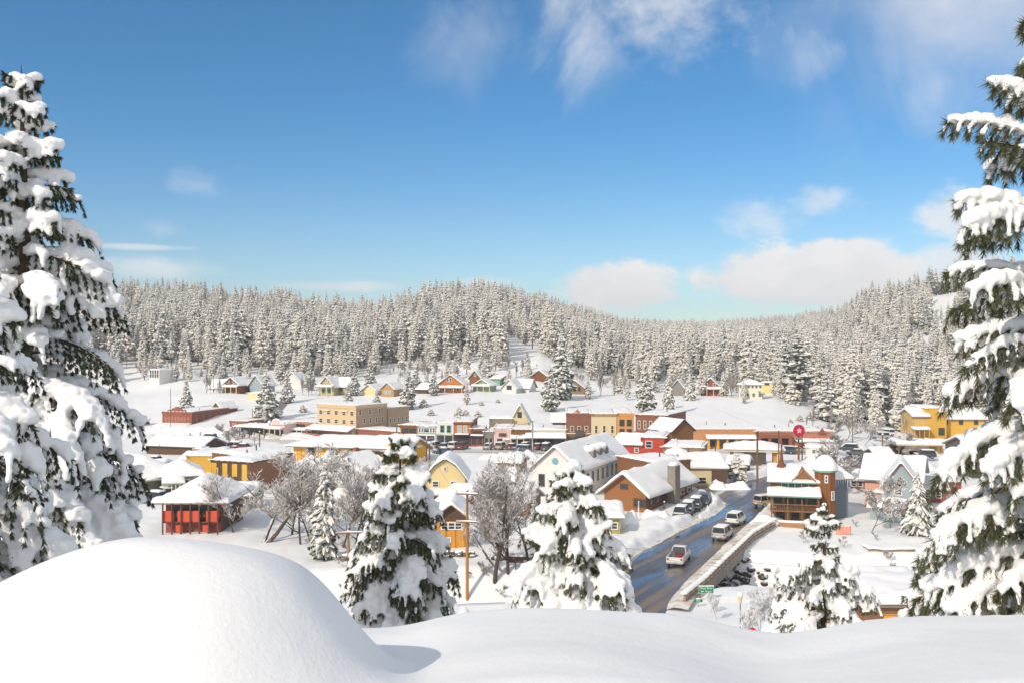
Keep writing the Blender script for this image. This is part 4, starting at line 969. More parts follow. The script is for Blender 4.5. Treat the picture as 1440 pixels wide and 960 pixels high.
def main_street():
    g = 'shops along the main street'
    W1 = dict(style='sash')
    r = row('brick_shop', 'small dark red brick shop at the far left end of the main street', 187, 211, 596, BRICK_RED, depth=16, wins=[('Pfront', .15, .85, 4, 601, .9, 607, dict(frame=CREAMTRIM)), ('Pright', .3, .7, 2, 601, 1, 606)], group=g)
    canopy(r, -.3, r['W']+.3, 2.6, 2.9, DKTRIM, posts=4); shopfront(r, r['W'], .5, 2.6, BRICK_RED)
    # large brick hall with stepped parapet
    r = row('brick_hall', 'large red brick hall with stepped parapet and long blank side wall', 228, 270, 578, BRICK_RED, BRICK_BROWN, depth=25, cat='hall', wins=[('Pfront', .12, .88, 8, 585.5, .75, 597, dict(frame=REDTRIM, pane=paint('boarded_window', (.36, .17, .11), .8))), ('Pright', .1, .9, 7, 584, .7, 597, dict(frame=REDTRIM, pane=MATS['boarded_window']))], group=g)
    W = r['W']; he = hz(578, 249); m = MB()
    m.prism([(W*.18, 0), (W*.22, .5), (W*.32, .5), (W*.34, .9), (W*.42, 1.0), (W*.46, 1.35), (W*.54, 1.35), (W*.58, 1.0), (W*.66, .9), (W*.68, .5), (W*.78, .5), (W*.82, 0)], 'y', -.14, .24)
    m.v = [(x, y, z+he) for x, y, z in m.v]; m.build('gable_top', BRICK_RED, r)
    canopy(r, -.8, W-.2, 3.2, 1.7, CREAMTRIM, posts=8, drop=.7, snow=.3)
    r = row('brick_shop', 'orange red brick shop with two white arched windows beside the hall', 323, 347, 591, BRICK_RED, BRICK_BROWN, depth=26, wins=[('Pfront', .28, .8, 2, 595.5, .9, 602)], group=g)
    # arcade and round topped sign building
    A, B = mpt(338), mpt(376); r = building('arcade_shop', 'low arcade with a snowy canopy and dark shop openings', (A[0]+2, A[1]-7), (B[0]+2, B[1]-7), 6, 0, 3.0, 'flat', 0, TANWOOD, None, parapet=.25, group=g, cat='shop')
    canopy(r, -.5, r['W']+.5, 2.4, 2.7, DKTRIM, posts=7, drop=.3); part_box(r, 'shop_window', GLASS, .4, r['W']-.4, -.06, .02, .5, 2.3)
    A, B = mpt(377), mpt(398); r = building('arched_shop', 'little shop with a pink scalloped arched gable over the canopy', (A[0]+2, A[1]-7), (B[0]+2, B[1]-7), 6, 0, 3.6, 'flat', 0, PINK, None, parapet=.25, group=g, cat='shop')
    W = r['W']; m = MB(); pts = [(W*.5+W*.3*math.cos(t), 3.6+1.5*math.sin(t)) for t in [math.pi*i/12 for i in range(13)]]; m.prism(pts, 'y', -.3, -.13); m.build('sign_board', PINK, r)
    m = MB(); m.tube([(W*.5+W*.32*math.cos(t), -.22, 3.65+1.6*math.sin(t)) for t in [math.pi*i/12 for i in range(13)]], [.14]*13, 6); m.build('gable_snow', ROOFSNOW, r)
    for k in (0.05, .95): m = MB(); m.blob((W*k, -.2, 4.3), .5); m.build('finial', ROOFSNOW, r, smooth=True)
    canopy(r, -.3, r['W']+.3, 2.3, 2.6, CREAMTRIM, posts=4, drop=.3); part_box(r, 'shop_window', GLASS, .4, W-.4, -.06, .02, .5, 2.3)
    r = row('brick_shop', 'long pink brick building with a dark arched doorway left of the hotel', 397, 446, 592, BRICK_PINK, depth=14, wins=[('Pfront', .12, .24, 2, 601, .7, 607), ('Pfront', .8, .9, 2, 601, .7, 607)], group=g)
    W = r['W']; m = MB(); pts = [(W*.52+1.75*math.cos(t), 1.2+1.75*math.sin(t)*1.0) for t in [math.pi*i/14 for i in range(15)]]+[(W*.52-1.75, .4), (W*.52+1.75, .4)]; m.prism(pts, 'y', -.1, .02); m.v = [(x, y, z+1.2) for x, y, z in m.v]; m.build('arched_window', GLASS, r)
    canopy(r, -.2, W+.2, 2.6, 2.0, CREAMTRIM, posts=8, drop=.3)
    # hotel
    r = row('hotel', 'tall cream hotel with two rows of square windows and a red porch', 446, 501, 568, TAN_STUCCO, paint('hotel_side_shaded', (.42, .30, .20), .85, .1, 1), depth=12, par=.9, cat='hotel', wins=[('Pfront', .1, .9, 5, 589, 1.15, 594.5, dict(frame=CREAMTRIM)), ('Pfront', .1, .9, 5, 577, 1.15, 582.5, dict(frame=CREAMTRIM)), ('Pright', .12, .75, 3, 575, .8, 582, dict(frame=CREAMTRIM)), ('Pright', .25, .85, 4, 587, .7, 594, dict(frame=CREAMTRIM))], group=None)  # side wall is the front stucco darkened, its shade put into the colour
    W = r['W']; he = hz(568, 473)-.9; m = MB(); pts = [(W*.36, 0), (W*.4, .35)]+[(W*.5+W*.09*math.cos(t), .35+.55*math.sin(t)) for t in [math.pi*(1-i/10) for i in range(11)]]+[(W*.6, .35), (W*.64, 0)]; m.prism(pts, 'y', -.14, .24); m.v = [(x, y, z+he) for x, y, z in m.v]; m.build('gable_top', TAN_STUCCO, r)
    for u in (.13, .6): m = MB(); m.box(W*u, W*(u+.2), -.35, -.12, he-.9, he-.55); m.build('balcony_ledge', CREAMTRIM, r)
    canopy(r, -1.2, W+.2, 3.4, 2.4, MAROON, posts=8, drop=1.1, snow=.35)
    m = MB(); m.box(.3, W+.1, -3.45, -3.3, .5, 1.3); m.build('porch_rail', REDB, r)
    B = mpt(501); q_ = r.rotation_euler[2]; u_ = (math.cos(q_), math.sin(q_)); d = (-u_[1], u_[0])
    r = building('hotel_wing', 'lower tan rear wing stepping down behind the hotel', (B[0]+d[0]*12.6-u_[0]*9, B[1]+d[1]*12.6-u_[1]*9), (B[0]+d[0]*12.6-u_[0]*.3, B[1]+d[1]*12.6-u_[1]*.3), 9, 0, hz(580, 535), 'flat', 0, MATS['hotel_side_shaded'], None, wins=[('right', .12, .88, 5, 3.8, .7, 1.2, dict(frame=CREAMTRIM))], parapet=.3)
    r = row('brick_shop', 'low red brick shop with a thick snowy ledge right of the hotel', 502, 561, 604, BRICK_RED, depth=9, par=.4, group=g)
    r = row('corner_shop', 'plain orange shop with two wide square windows', 562, 587, 597, ORANGEB, depth=12, wins=[('Pfront', .3, .75, 2, 602, 1.8, 608, dict(frame=DKTRIM))], group=g, cornice=RUST); canopy(r, -.2, r['W']+.2, 1.6, 2.1, CREAMTRIM, posts=3, drop=.2)
    r = row('corner_shop', 'grey green shop front with a small pediment over three windows', 587, 613, 598, GREYGREEN, depth=12, wins=[('Pfront', .14, .26, 2, 601, .7, 607), ('Pfront', .5, .5, 1, 600, 1.4, 607), ('Pfront', .76, .88, 2, 601, .7, 607)], group=g)
    W = r['W']; m = MB(); m.prism([(W*.34, hz(600, 600)), (W*.66, hz(600, 600)), (W*.5, hz(596.5, 600))], 'y', -.3, -.1); m.build('pediment', WHITE, r); shopfront(r, W, .5, 2.4, WHITE)
    r = row('corner_shop', 'white two storey shop with two tall green framed windows', 613, 638, 593, WHITEB, depth=14, wins=[('Pfront', .36, .74, 2, 598, .95, 607, dict(frame=GREENTRIM))], group=g); shopfront(r, r['W'], .5, 2.6, GREYGREEN); part_box(r, 'sign_board', CREAMTRIM, r['W']*.35, r['W']*.85, -.2, -.1, 2.75, 3.1)
    r = row('corner_shop', 'orange brick two storey shop with arched grey windows', 638, 662, 592, BRICK_ORANGE, BRICK_RED, depth=16, wins=[('Pfront', .34, .68, 2, 598, .9, 607, dict(frame=CREAMTRIM, pane=paint('grey_blind', (.42, .42, .42), .6)))], group=g); shopfront(r, r['W'], .5, 2.6, DKW); W = r['W']
    m = MB(); m.box(0, W, -.32, -.13, hz(595.5, 650), hz(594, 650)); m.build('cornice', RUST, r); canopy(r, W*.1, W*.9, 1.2, 2.8, DKTRIM, posts=0, drop=.2, snow=.2)
    r = row('corner_shop', 'small brown shop with a dark arched window and snowy ledge', 662, 680, 602, BROWNW, depth=10, wins=[('Pfront', .5, .5, 1, 606, 2.2, 611, dict(frame=DKTRIM))], group=g); shopfront(r, r['W'], .4, 2.3, MAROON); canopy(r, 0, r['W'], .9, 2.5, RUST, posts=0, drop=.2, snow=.25)
    A, B = mpt(664), mpt(692); r = building('weathered_shed', 'weathered upright board shed rising behind the brown shop', (A[0]+4, A[1]+12), (B[0]+5, B[1]+12), 8, 0, hz(593, 680)-.2, 'flat', 0, siding('weathered_boards', (.30, .25, .19), .6, vertical=True, dark=.35), None, parapet=.15, cat='shed')
    r = row('corner_shop', 'grey low shop with a snow topped front beside the pink one', 680, 694, 606, GREYB, depth=9, group=g); shopfront(r, r['W'], .4, 2.0, GREYB)
    A, B = mpt(690), mpt(716); r = building('gabled_house', 'pale yellow gabled house peering over the pink shop', (A[0]+5, A[1]+13), (B[0]+5, B[1]+13), 10, 0, hz(601, 700)+.5, 'gy', 4.2, PALEY, None, wins=[('front', .5, .5, 1, 6.2, .9, 1.3, dict(frame=DKTRIM))], snow=.4, cat='house')
    r = row('corner_shop', 'pink boarded shop with a dark hanging sign', 694, 719, 601, PINK, depth=12, group=g); W = r['W']; part_box(r, 'sign_board', DKW, W*.3, W*.72, -.3, -.12, 2.5, 3.3); part_box(r, 'shop_window', GLASS, W*.2, W*.5, -.06, .02, .5, 1.9); part_box(r, 'awning', WHITE, W*.55, W*1.0, -1.2, -.1, 1.7, 2.2)
    r = row('corner_shop', 'brown timber shop with a long white awning', 719, 747, 603, BROWNW, depth=12, group=g, par=.4); canopy(r, -.2, r['W'], 2.2, 2.0, CREAMTRIM, posts=4, drop=.5, snow=.5); part_box(r, 'shop_window', GLASS, .3, r['W']-.3, -.06, .02, .4, 1.8)
    r = row('corner_shop', 'low pale green shop with a broad canopy over dark windows', 747, 796, 603, paint('pale_green_render', (.60, .62, .52), .8, .06, 1), depth=12, group=g, par=.4); canopy(r, -1.4, r['W'], 3.4, 2.2, DKTRIM, posts=5, drop=.9, snow=.45); part_box(r, 'shop_window', GLASS, .3, r['W']-.3, -.06, .02, .4, 2.1)
    A, B = mpt(752), mpt(797); r = building('weathered_shed', 'long dark roofed shed behind the pale green shop', (A[0]+5, A[1]+14), (B[0]+5, B[1]+14), 9, 0, hz(600, 772), 'gx', 1.8, GREYB, None, snow=.35, cat='shed')
    r = row('corner_shop', 'two storey brown brick shop with three windows and a little gable', 796, 831, 580, BRICK_BROWN, depth=16, wins=[('Pfront', .24, .82, 3, 599, .75, 606, dict(frame=CREAMTRIM))], group=g); W = r['W']; he = hz(580, 813)
    m = MB(); m.prism([(W*.3, he), (W*.62, he), (W*.46, he+.95)], 'y', -.14, .24); m.build('gable_top', BRICK_ORANGE, r); m = MB(); m.box(0, W, -.2, -.1, hz(609.5, 813), hz(608, 813)); m.build('string_course', CREAMTRIM, r); shopfront(r, W, .5, 2.4, BRICK_BROWN); part_box(r, 'awning', DKTRIM, W*.38, W*.72, -1.0, -.1, 2.7, 4.0); part_box(r, 'door', YELLOW, W*.42, W*.6, -.22, -.15, .1, 1.9)
    r = row('corner_shop', 'cream two storey shop with a plain upper wall and three narrow windows', 831, 867, 581, CREAM, depth=16, wins=[('Pfront', .2, .84, 3, 598, .6, 608, dict(frame=CREAMTRIM))], group=g, cornice=TANWOOD); shopfront(r, r['W'], .5, 2.6, CREAM)
    r = row('corner_shop', 'orange two storey shop with a pair of dark windows next to the brick side wall', 867, 892, 580, siding('orange_brick', (.62, .30, .09), brick=True), BRICK_BROWN, depth=22, wins=[('Pfront', .3, .72, 2, 590, 1.0, 598, dict(frame=DKTRIM)), ('Pfront', .3, .72, 2, 603, 1.0, 609, dict(frame=DKTRIM))], group=g)
    A = mpt(892); r = building('corner_shop', 'brown brick building with a row of pale arched windows facing right', (A[0]+.3, A[1]-.2), (A[0]+7.2, A[1]-3.5), 18, 0, hz(583, 905)-.3, 'flat', 0, BRICK_BROWN, None, wins=[('front', .12, .9, 5, 4.6, .5, 1.9, dict(frame=CREAMTRIM))], group=g, cat='shop')
    # right hand row
    def rp(px): return ((px-CX)/F*243.5, 243.5)
    r = building('shop_row', 'long low orange brick row with a shingled awning over yellow shopfronts', rp(975), rp(1062), 14, 0, EYE-(603-CY)/F*243.5-.4, 'flat', 0, siding('orange_block', (.56, .27, .12), brick=True), None, parapet=.5, cat='shop', n=16)
    W = r['W']; canopy(r, W*.2, W, 1.8, 2.3, siding('shingle_awning', (.33, .25, .13), .2, vertical=True), posts=0, drop=1.0, snow=.12)
    for i in range(5): part_box(r, 'shop_window', [GLASS, WARMGLASS][i % 2], W*(.25+.15*i), W*(.36+.15*i), -.07, .02, .4, 2.1)
    for i in range(6): part_box(r, 'pillar', YELLOW, W*(.215+.15*i), W*(.215+.15*i)+.5, -1.5, -1.1, 0, 2.3)
    r = building('shop_row', 'long low rust red row with brick pillars and a small end gable', rp(1062), rp(1172), 14, 0, EYE-(606-CY)/F*243.5-.4, 'flat', 0, siding('rust_block', (.48, .20, .12), brick=True), None, parapet=.5, cat='shop', n=16)
    W = r['W']
    for i in range(4): part_box(r, 'pillar', BRICK_RED, W*(.02+.13*i), W*(.02+.13*i)+.7, -1.5, -.9, 0, 2.6)
    part_box(r, 'lintel', BRICK_RED, 0, W*.46, -1.55, -.12, 2.6, 3.3); part_box(r, 'shop_window', GLASS, W*.04, W*.44, -.07, .02, .5, 2.3)
    m = MB(); m.prism([(W*.8, 3.6), (W*.9, 3.6), (W*.85, 5.0)], 'y', -.6, -.12); m.build('gable', BRICK_RED, r); canopy(r, W*.5, W*1.02, 3, 1.7, CREAMTRIM, posts=5, drop=.3, snow=.4)
def depot():
    A = PL(413, 646); B = PL(573, 651)
    r = building('railway_depot', 'long yellow railway depot with one broad snow roof and dark bays', A, B, 11, 0, 3.1, 'hip', 1.6, siding('yellow_depot', (.78, .43, .05), .9, vertical=True, dark=.6), None, snow=.55, over=1.4, cat='station', n=22, hip=5.5)
    W = r['W']
    for i, (u, w) in enumerate(((.16, 1.6), (.36, 1.6), (.54, 1.7), (.61, 1.7), (.75, 1.2), (.86, 1.6), (.95, 1.2))): place_win(r, W, 11, 'front', u, 1.3, w, 1.8, frame=paint('depot_trim', (.25, .17, .08), .7), pane=GLASS)
    m = MB(); m.prism([(W*.80, 3.1), (W*.90, 3.1), (W*.85, 4.2)], 'y', -.9, 2); m.build('gable', siding('yellow_depot', (.7, .4, .05)), r)
    m = MB(); m.tube([(W*.83, 5.5, 5.5), (W*.83, 5.5, 7.6)], [.12, .12]); m.build('flue', DKTRIM, r)
    A2 = PL(570, 652); B2 = PL(588, 650)
    r2 = building('depot_wing', 'yellow depot end wing with a cross gable under thick snow', (A2[0], A2[1]), (B2[0]+1.5, B2[1]+5), 9, 0, 2.9, 'gy', 2.0, MATS['yellow_depot'], None, snow=.6, over=1.0, cat='station')
def mid_town():
    # big shed left
    building('freight_shed', 'dark brown freight shed with a long white roof slope at left', PL(206, 637), PL(283, 640), 9, 0, 2.0, 'gx', 1.6, DKW, siding('shed_gable', (.10, .06, .045), .3), snow=.35, over=.6, cat='shed', n=18)
    building('small_shed', 'tiny tan hut with a flat snow lid beside the freight shed', PL(273, 648), PL(285, 648), 4, 0, 2.6, 'flat', 0, TANWOOD, None, parapet=.1, cat='shed')
    r = building('ochre_block', 'flat roofed ochre and brown building half hidden by the big bare tree', PL(297, 686), PL(352, 690), 10, 0, 4.8, 'flat', 0, DKW, WOODM, parapet=.3, snow=.9, cat='building', wins=[('front', .12, .2, 1, 1.6, .9, 2.0)])
    W = r['W']
    for i, u in enumerate((.02, .30, .55, .8)): part_box(r, 'panel', siding('ochre_panel', (.72, .44, .08), .4, vertical=True), W*u, W*(u+.13), -.16, -.02, 2.4-.6*(i % 2), 4.6)
    building('ochre_block', 'long brown walled flat building with a snow deck above the tree tops', PL(354, 684), PL(412, 676), 12, 0, 5.2, 'flat', 0, WOODM, None, parapet=.2, snow=.9)
    building('flat_store', 'low pale building with a broad snow cover between shed and ochre block', PL(262, 664), PL(302, 664), 12, 0, 3.2, 'flat', 0, YELLOW, None, parapet=.2, snow=.9, cat='building')
    building('wide_house', 'house with one huge pale grey snow roof behind the left fir', PL(186, 700), PL(262, 690), 20, 0, 2.8, 'hip', 3.2, GREYB, None, snow=.5, over=1, cat='house', n=18)
    r = building('green_house', 'pale green house with cream porch under two snow tiers', PL(228, 700), PL(284, 697), 9, 0, 3.6, 'hip', 1.6, GREENB, None, snow=.6, over=.6, cat='house', wins=[('front', .6, .9, 2, 1.6, .9, 1.3)])
    W = r['W']; canopy(r, 0, W*.55, 2.2, 2.5, CREAMTRIM, posts=6, drop=.8, snow=.45); m = MB(); [m.box(W*.55*i/14, W*.55*i/14+.08, -2.2, -2.1, .1, 1.1) for i in range(15)]; m.box(0, W*.55, -2.22, -2.08, 1.1, 1.2); m.build('porch_rail', CREAMTRIM, r)
    r = building('red_lodge', 'bright red lodge on stilts with a thick square snow roof', PL(233, 748), PL(311, 748), 11, 0, 4.3, 'hip', 2.6, MAROON, DKW, snow=.7, over=1.3, cat='house', n=18, hip=4.5)
    W = r['W']; RED = paint('red_panel', (.62, .09, .045), .7, .15, 2)
    for a, b in ((0, .2), (.27, .66), (.78, .98)): part_box(r, 'balcony_panel', RED, W*a, W*b, -1.25, -1.15, 1.7, 3.15)
    part_box(r, 'balcony_floor', DKW, -.05, W+.05, -1.24, -.01, 1.5, 1.68)
    for i in range(7): part_box(r, 'post', DKW, W*i/6*.98, W*i/6*.98+.16, -1.5, -1.3, 0, 4.2)
    for u in (.23, .7): part_box(r, 'lower_panel', RED, W*u, W*(u+.12), -1.12, -1.0, .3, 1.2)
    place_win(r, W, 11, 'front', .5, 2.6, W*.8, 1.0, frame=DKTRIM)
    # centre
    r = building('white_cottage', 'small white cottage with a steep snowy roof and red chimney, half hidden', PL(509, 697), PL(545, 690), 9, 0, 3.6, 'gx', 3.0, WHITEB, None, snow=.4, cat='house', wins=[('front', .15, .3, 2, 1.4, .8, 1.3, dict(frame=DKTRIM))])
    part_box(r, 'chimney', BRICK_RED, r['W']*.5, r['W']*.5+.8, 4.3, 5.1, 5.0, 7.6)
    A, B = PL(598, 706), PL(654, 706)
    r = building('yellow_house', 'pale yellow gambrel roofed house behind the utility pole', A, B, 10, 0, 4.0, 'gambrel', 3.0, paint('yellow_render', (.76, .60, .30), .8, .06, 1), None, snow=.35, cat='house', wins=[('front', .26, .72, 2, 2.6, .9, .8), ('front', .5, .5, 1, 5.2, .4, .5)], roofm=ROOFDK)
    canopy(r, -.2, r['W']+.2, 3.4, 1.5, FASCIA, posts=0, drop=.5, snow=.5)
    building('red_roof_shed', 'low shed with a dull red roof edge below the yellow house', PL(616, 722), PL(650, 724), 7, 0, 1.8, 'shed', 1.4, MAROON, None, snow=.4, cat='shed')
    A, B = PL(613, 771), PL(657, 771)
    r = building('orange_house', 'narrow orange house with dark gable and white triple window by the utility pole', A, B, 7, 0, 4.0, 'gy', 1.5, siding('orange_panel', (.60, .28, .05), 1.2, vertical=True, var=.35), None, gablemat=DKW, snow=.5, over=.6, cat='house', wins=[('front', .28, .72, 3, 2.5, .75, .75), ('front', .4, .4, 1, .9, .5, .45)])
    part_box(r, 'upper_band', DKW, 0, r['W'], -.06, -.01, 3.5, 4.0)
    # white hall
    FR = (11.0, 166.0); dv = (-.908, .419); FL = (FR[0]+dv[0]*8.2, FR[1]+dv[1]*8.2)
    r = building('white_hall', 'white gabled hall with a round green emblem and long snow roof', FL, FR, 26, 0, 4.6, 'gy', 3.6, WHITEB, None, snow=.5, over=.5, cat='hall', n=22, wins=[('front', .2, .2, 1, 1.6, .9, 1.9, dict(frame=DKTRIM)), ('front', .82, .82, 1, 1.6, .9, 1.9, dict(frame=DKTRIM)), ('right', .08, .95, 10, 1.8, .6, 1.7, dict(frame=GREYB))])
    W = r['W']; part_box(r, 'door', DKTRIM, W*.45, W*.57, -.1, .02, .6, 3.3); m = MB(); pts = [(W*.5+.55*math.cos(2*math.pi*i/16), 5.9+.55*math.sin(2*math.pi*i/16)) for i in range(16)]; m.prism(pts, 'y', -.12, .01); m.build('emblem', TEALTRIM, r)
    for k in range(3):
        m = MB(); v = 9+3.2*k; m.prism([(v, 5.2), (v+1.7, 5.2), (v+1.7, 6.6), (v+.85, 7.2), (v, 6.6)], 'x', W*.70, W*.93); d = m.build('dormer', GREYB, r)
        s = MB(); s.blob((W*.8, v+.85, 7.1), 1.05, 1.1, 1.1, .7); s.build('snow', ROOFSNOW, d, smooth=True)
    # log building with stone chimney
    FRx = (20.4, 151.7); FLx = (FRx[0]-.857*7, FRx[1]+.515*7)
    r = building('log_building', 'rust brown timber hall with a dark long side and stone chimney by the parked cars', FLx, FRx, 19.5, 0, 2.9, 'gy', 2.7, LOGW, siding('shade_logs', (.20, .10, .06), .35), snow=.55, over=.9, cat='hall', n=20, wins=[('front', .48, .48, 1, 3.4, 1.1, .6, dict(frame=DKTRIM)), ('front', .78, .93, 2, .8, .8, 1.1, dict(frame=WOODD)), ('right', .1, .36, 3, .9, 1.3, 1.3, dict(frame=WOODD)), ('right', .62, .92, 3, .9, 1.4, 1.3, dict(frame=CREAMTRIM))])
    W = r['W']; D = 19.5; st = paint('chimney_stone', (.26, .23, .19), .9, .5, 2.2, bump=.8)
    m = MB(); m.box(W+.02, W+1.35, D*.44, D*.44+2.1, -1, 6.2); m.build('chimney', st, r); s = MB(); s.blob((W+.68, D*.44+1.05, 6.35), .95, .85, 1.2, .5); s.build('chimney_snow', ROOFSNOW, r, smooth=True)
    m = MB(); m.box(W+.05, W+.12, D*.56, D*.56+.9, 1.0, 2.6); m.build('sign_board', paint('orange_sign', (.62, .36, .16), .7), r)
    # store behind it, cupola
    A, B = PL(915, 697), PL(971, 692)
    building('brown_store', 'square brown parapet store behind the timber hall', A, B, 10, 0, 5.4, 'flat', 0, BROWNW, None, parapet=.4, snow=.6, cat='shop')
    A, B = PL(966, 683), PL(1022, 683)
    r = building('beige_store', 'beige low store with wide dark windows and a rolling snow roof', A, B, 14, 0, 3.1, 'gx', 1.6, CREAM, DKW, snow=.7, over=.3, cat='shop', wins=[('front', .1, .34, 2, .5, 2.0, 1.1, dict(frame=CREAMTRIM))], n=16)
    part_box(r, 'side_bay', DKW, r['W']*.62, r['W'], -.35, -.01, 0, 3.0)
    x, y = PL(951, 668); rt = empty('cupola_tower', (x, y, 0), 0, 'eight sided cream cupola tower with snow cap and slim mast', 'tower')
    m = MB(); m.lathe([(0, 0), (1.75, 0), (1.75, 3.6), (1.9, 3.7), (1.9, 4.3), (0, 4.3)], 8); m.build('drum', CREAM, rt)
    for i in range(8): a = 2*math.pi*(i+.5)/8; window_at(rt, (1.66*math.cos(a), 1.66*math.sin(a), 2.6), a+math.pi/2, .6, .6, frame=CREAMTRIM)
    m = MB(); m.lathe([(2.2, 4.3), (2.3, 4.6), (1.9, 5.0), (.8, 5.4), (0, 5.5)], 12); m.build('snow_cap', ROOFSNOW, rt, smooth=True); m = MB(); m.lathe([(.3, 5.3), (.3, 6.1), (.12, 6.5), (.1, 7.2), (0, 7.3)], 8); m.build('finial', WHITE, rt)
    # red barn shops and tan building
    r = building('red_building', 'bright red low building with a tilted snow roof left of the taller red one', PL(863, 655), PL(901, 657), 10, 0, 4.6, 'gx', 1.6, REDB, None, snow=.5, over=.4, cat='building', wins=[('front', .85, .85, 1, 3.2, .7, .8)])
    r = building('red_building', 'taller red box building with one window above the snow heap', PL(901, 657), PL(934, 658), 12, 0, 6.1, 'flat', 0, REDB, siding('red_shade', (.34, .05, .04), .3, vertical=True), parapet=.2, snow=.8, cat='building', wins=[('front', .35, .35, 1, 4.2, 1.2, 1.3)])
    r = building('tan_building', 'plain tan vertical board building beside the red one', PL(932, 662), PL(987, 664), 12, 0, 4.8, 'flat', 0, TANWOOD, None, parapet=.15, snow=.7, cat='building')
    r = building('brown_gable_house', 'dark roofed brown gable showing over the tan building', PL(945, 645), PL(975, 643), 8, 0, 6.3, 'gy', 2.4, BROWNW, None, snow=.12, cat='house', roofm=ROOFDK)
    building('low_shed', 'little brown shed right of the tan building', PL(988, 664), PL(1004, 664), 5, 0, 2.4, 'flat', 0, BROWNW, None, parapet=.1, snow=.6, cat='shed')
    # gas station
    x, y = PL(1060, 655); rt = empty('canopy_shelter', (x, y, 0), R(-12), 'broad hipped canopy shelter with timber posts and snow', 'shelter')
    m = MB(); m.box(-6, 6, -4, 4, 3.4, 3.8); m.build('roof', CREAMTRIM, rt); snowcap(lambda u, v: 3.81+1.1*max(0, min(u+6, 6-u, v+4, 4-v))/4, -6.2, 6.2, -4.2, 4.2, .5, seed=3).build('roof_snow', ROOFSNOW, rt, smooth=True)
    for a in (-4.5, 4.2):
        for b in (-2.6, 2.6): part_box(rt, 'post', ORANGEB, a-.35, a+.35, b-.35, b+.35, 0, 3.4)
    part_box(rt, 'kiosk', GREYB, -2, 2.5, 0, 2.5, 0, 2.8)
def small_roofs():
    L = [('low white roofed shed between the red lodge and the ochre block', 318, 352, 716, 2.2, 'gx', 1.2, GREYB), ('small cream cabin with a snow roof behind the leaning bare tree', 424, 452, 690, 2.4, 'gx', 1.4, CREAM), ('long low store roof between the depot and the white cottage', 452, 506, 668, 2.0, 'gx', 1.0, WOODM), ('little orange sided shed in the snowy square left of the ochre block', 256, 276, 660, 2.0, 'gx', .9, ORANGEB),
         ('grey roofed garage right of the yellow house', 690, 722, 694, 2.2, 'gx', 1.3, GREYB), ('brown cabin hidden behind the tallest frosted tree', 712, 742, 724, 2.2, 'gx', 1.4, WOODM), ('tan hut with deep snow between the square and the white hall', 700, 730, 664, 2.0, 'gx', .9, TANWOOD), ('small grey boat house below the white cottage', 552, 584, 716, 2.0, 'gx', 1.2, GREYB), ('yellow sided lean to below the timber hall snow bank', 846, 872, 752, 2.3, 'shed', .7, siding('olive_lean_to', (.42, .34, .12), .3)), ('low brown shed far left below the freight shed', 190, 222, 672, 1.9, 'gx', .9, DKW),
         ('red sided garage right of the blue cottage', 1296, 1330, 706, 2.2, 'gx', 1.1, MAROON), ('small brown hut among the frosted brush right of the brown tower', 1196, 1216, 690, 1.9, 'gx', .9, BROWNW), ('low grey shed beside the carport', 1232, 1254, 652, 1.9, 'gx', .8, GREYB), ('snowed under lean to behind the beige store', 1024, 1050, 668, 2.2, 'gx', .9, WOODD), ('white fronted store beyond the round sign', 1134, 1176, 642, 2.1, 'flat', 0, WHITEB)]
    for i, (lab, x0, x1, yb, he, ro, hr, mt) in enumerate(L):
        A, B = PLr(x0, yb, x1, -4-5*((i*7) % 4)*(1 if x0 > 500 else .3)); building('shed', lab, A, B, 6.5, 0, he, ro, hr, mt, None, snow=.55, over=.5, cat='shed', wins=[('front', .25, .7, 2, .9, .7, .8)], n=10, parapet=.15)
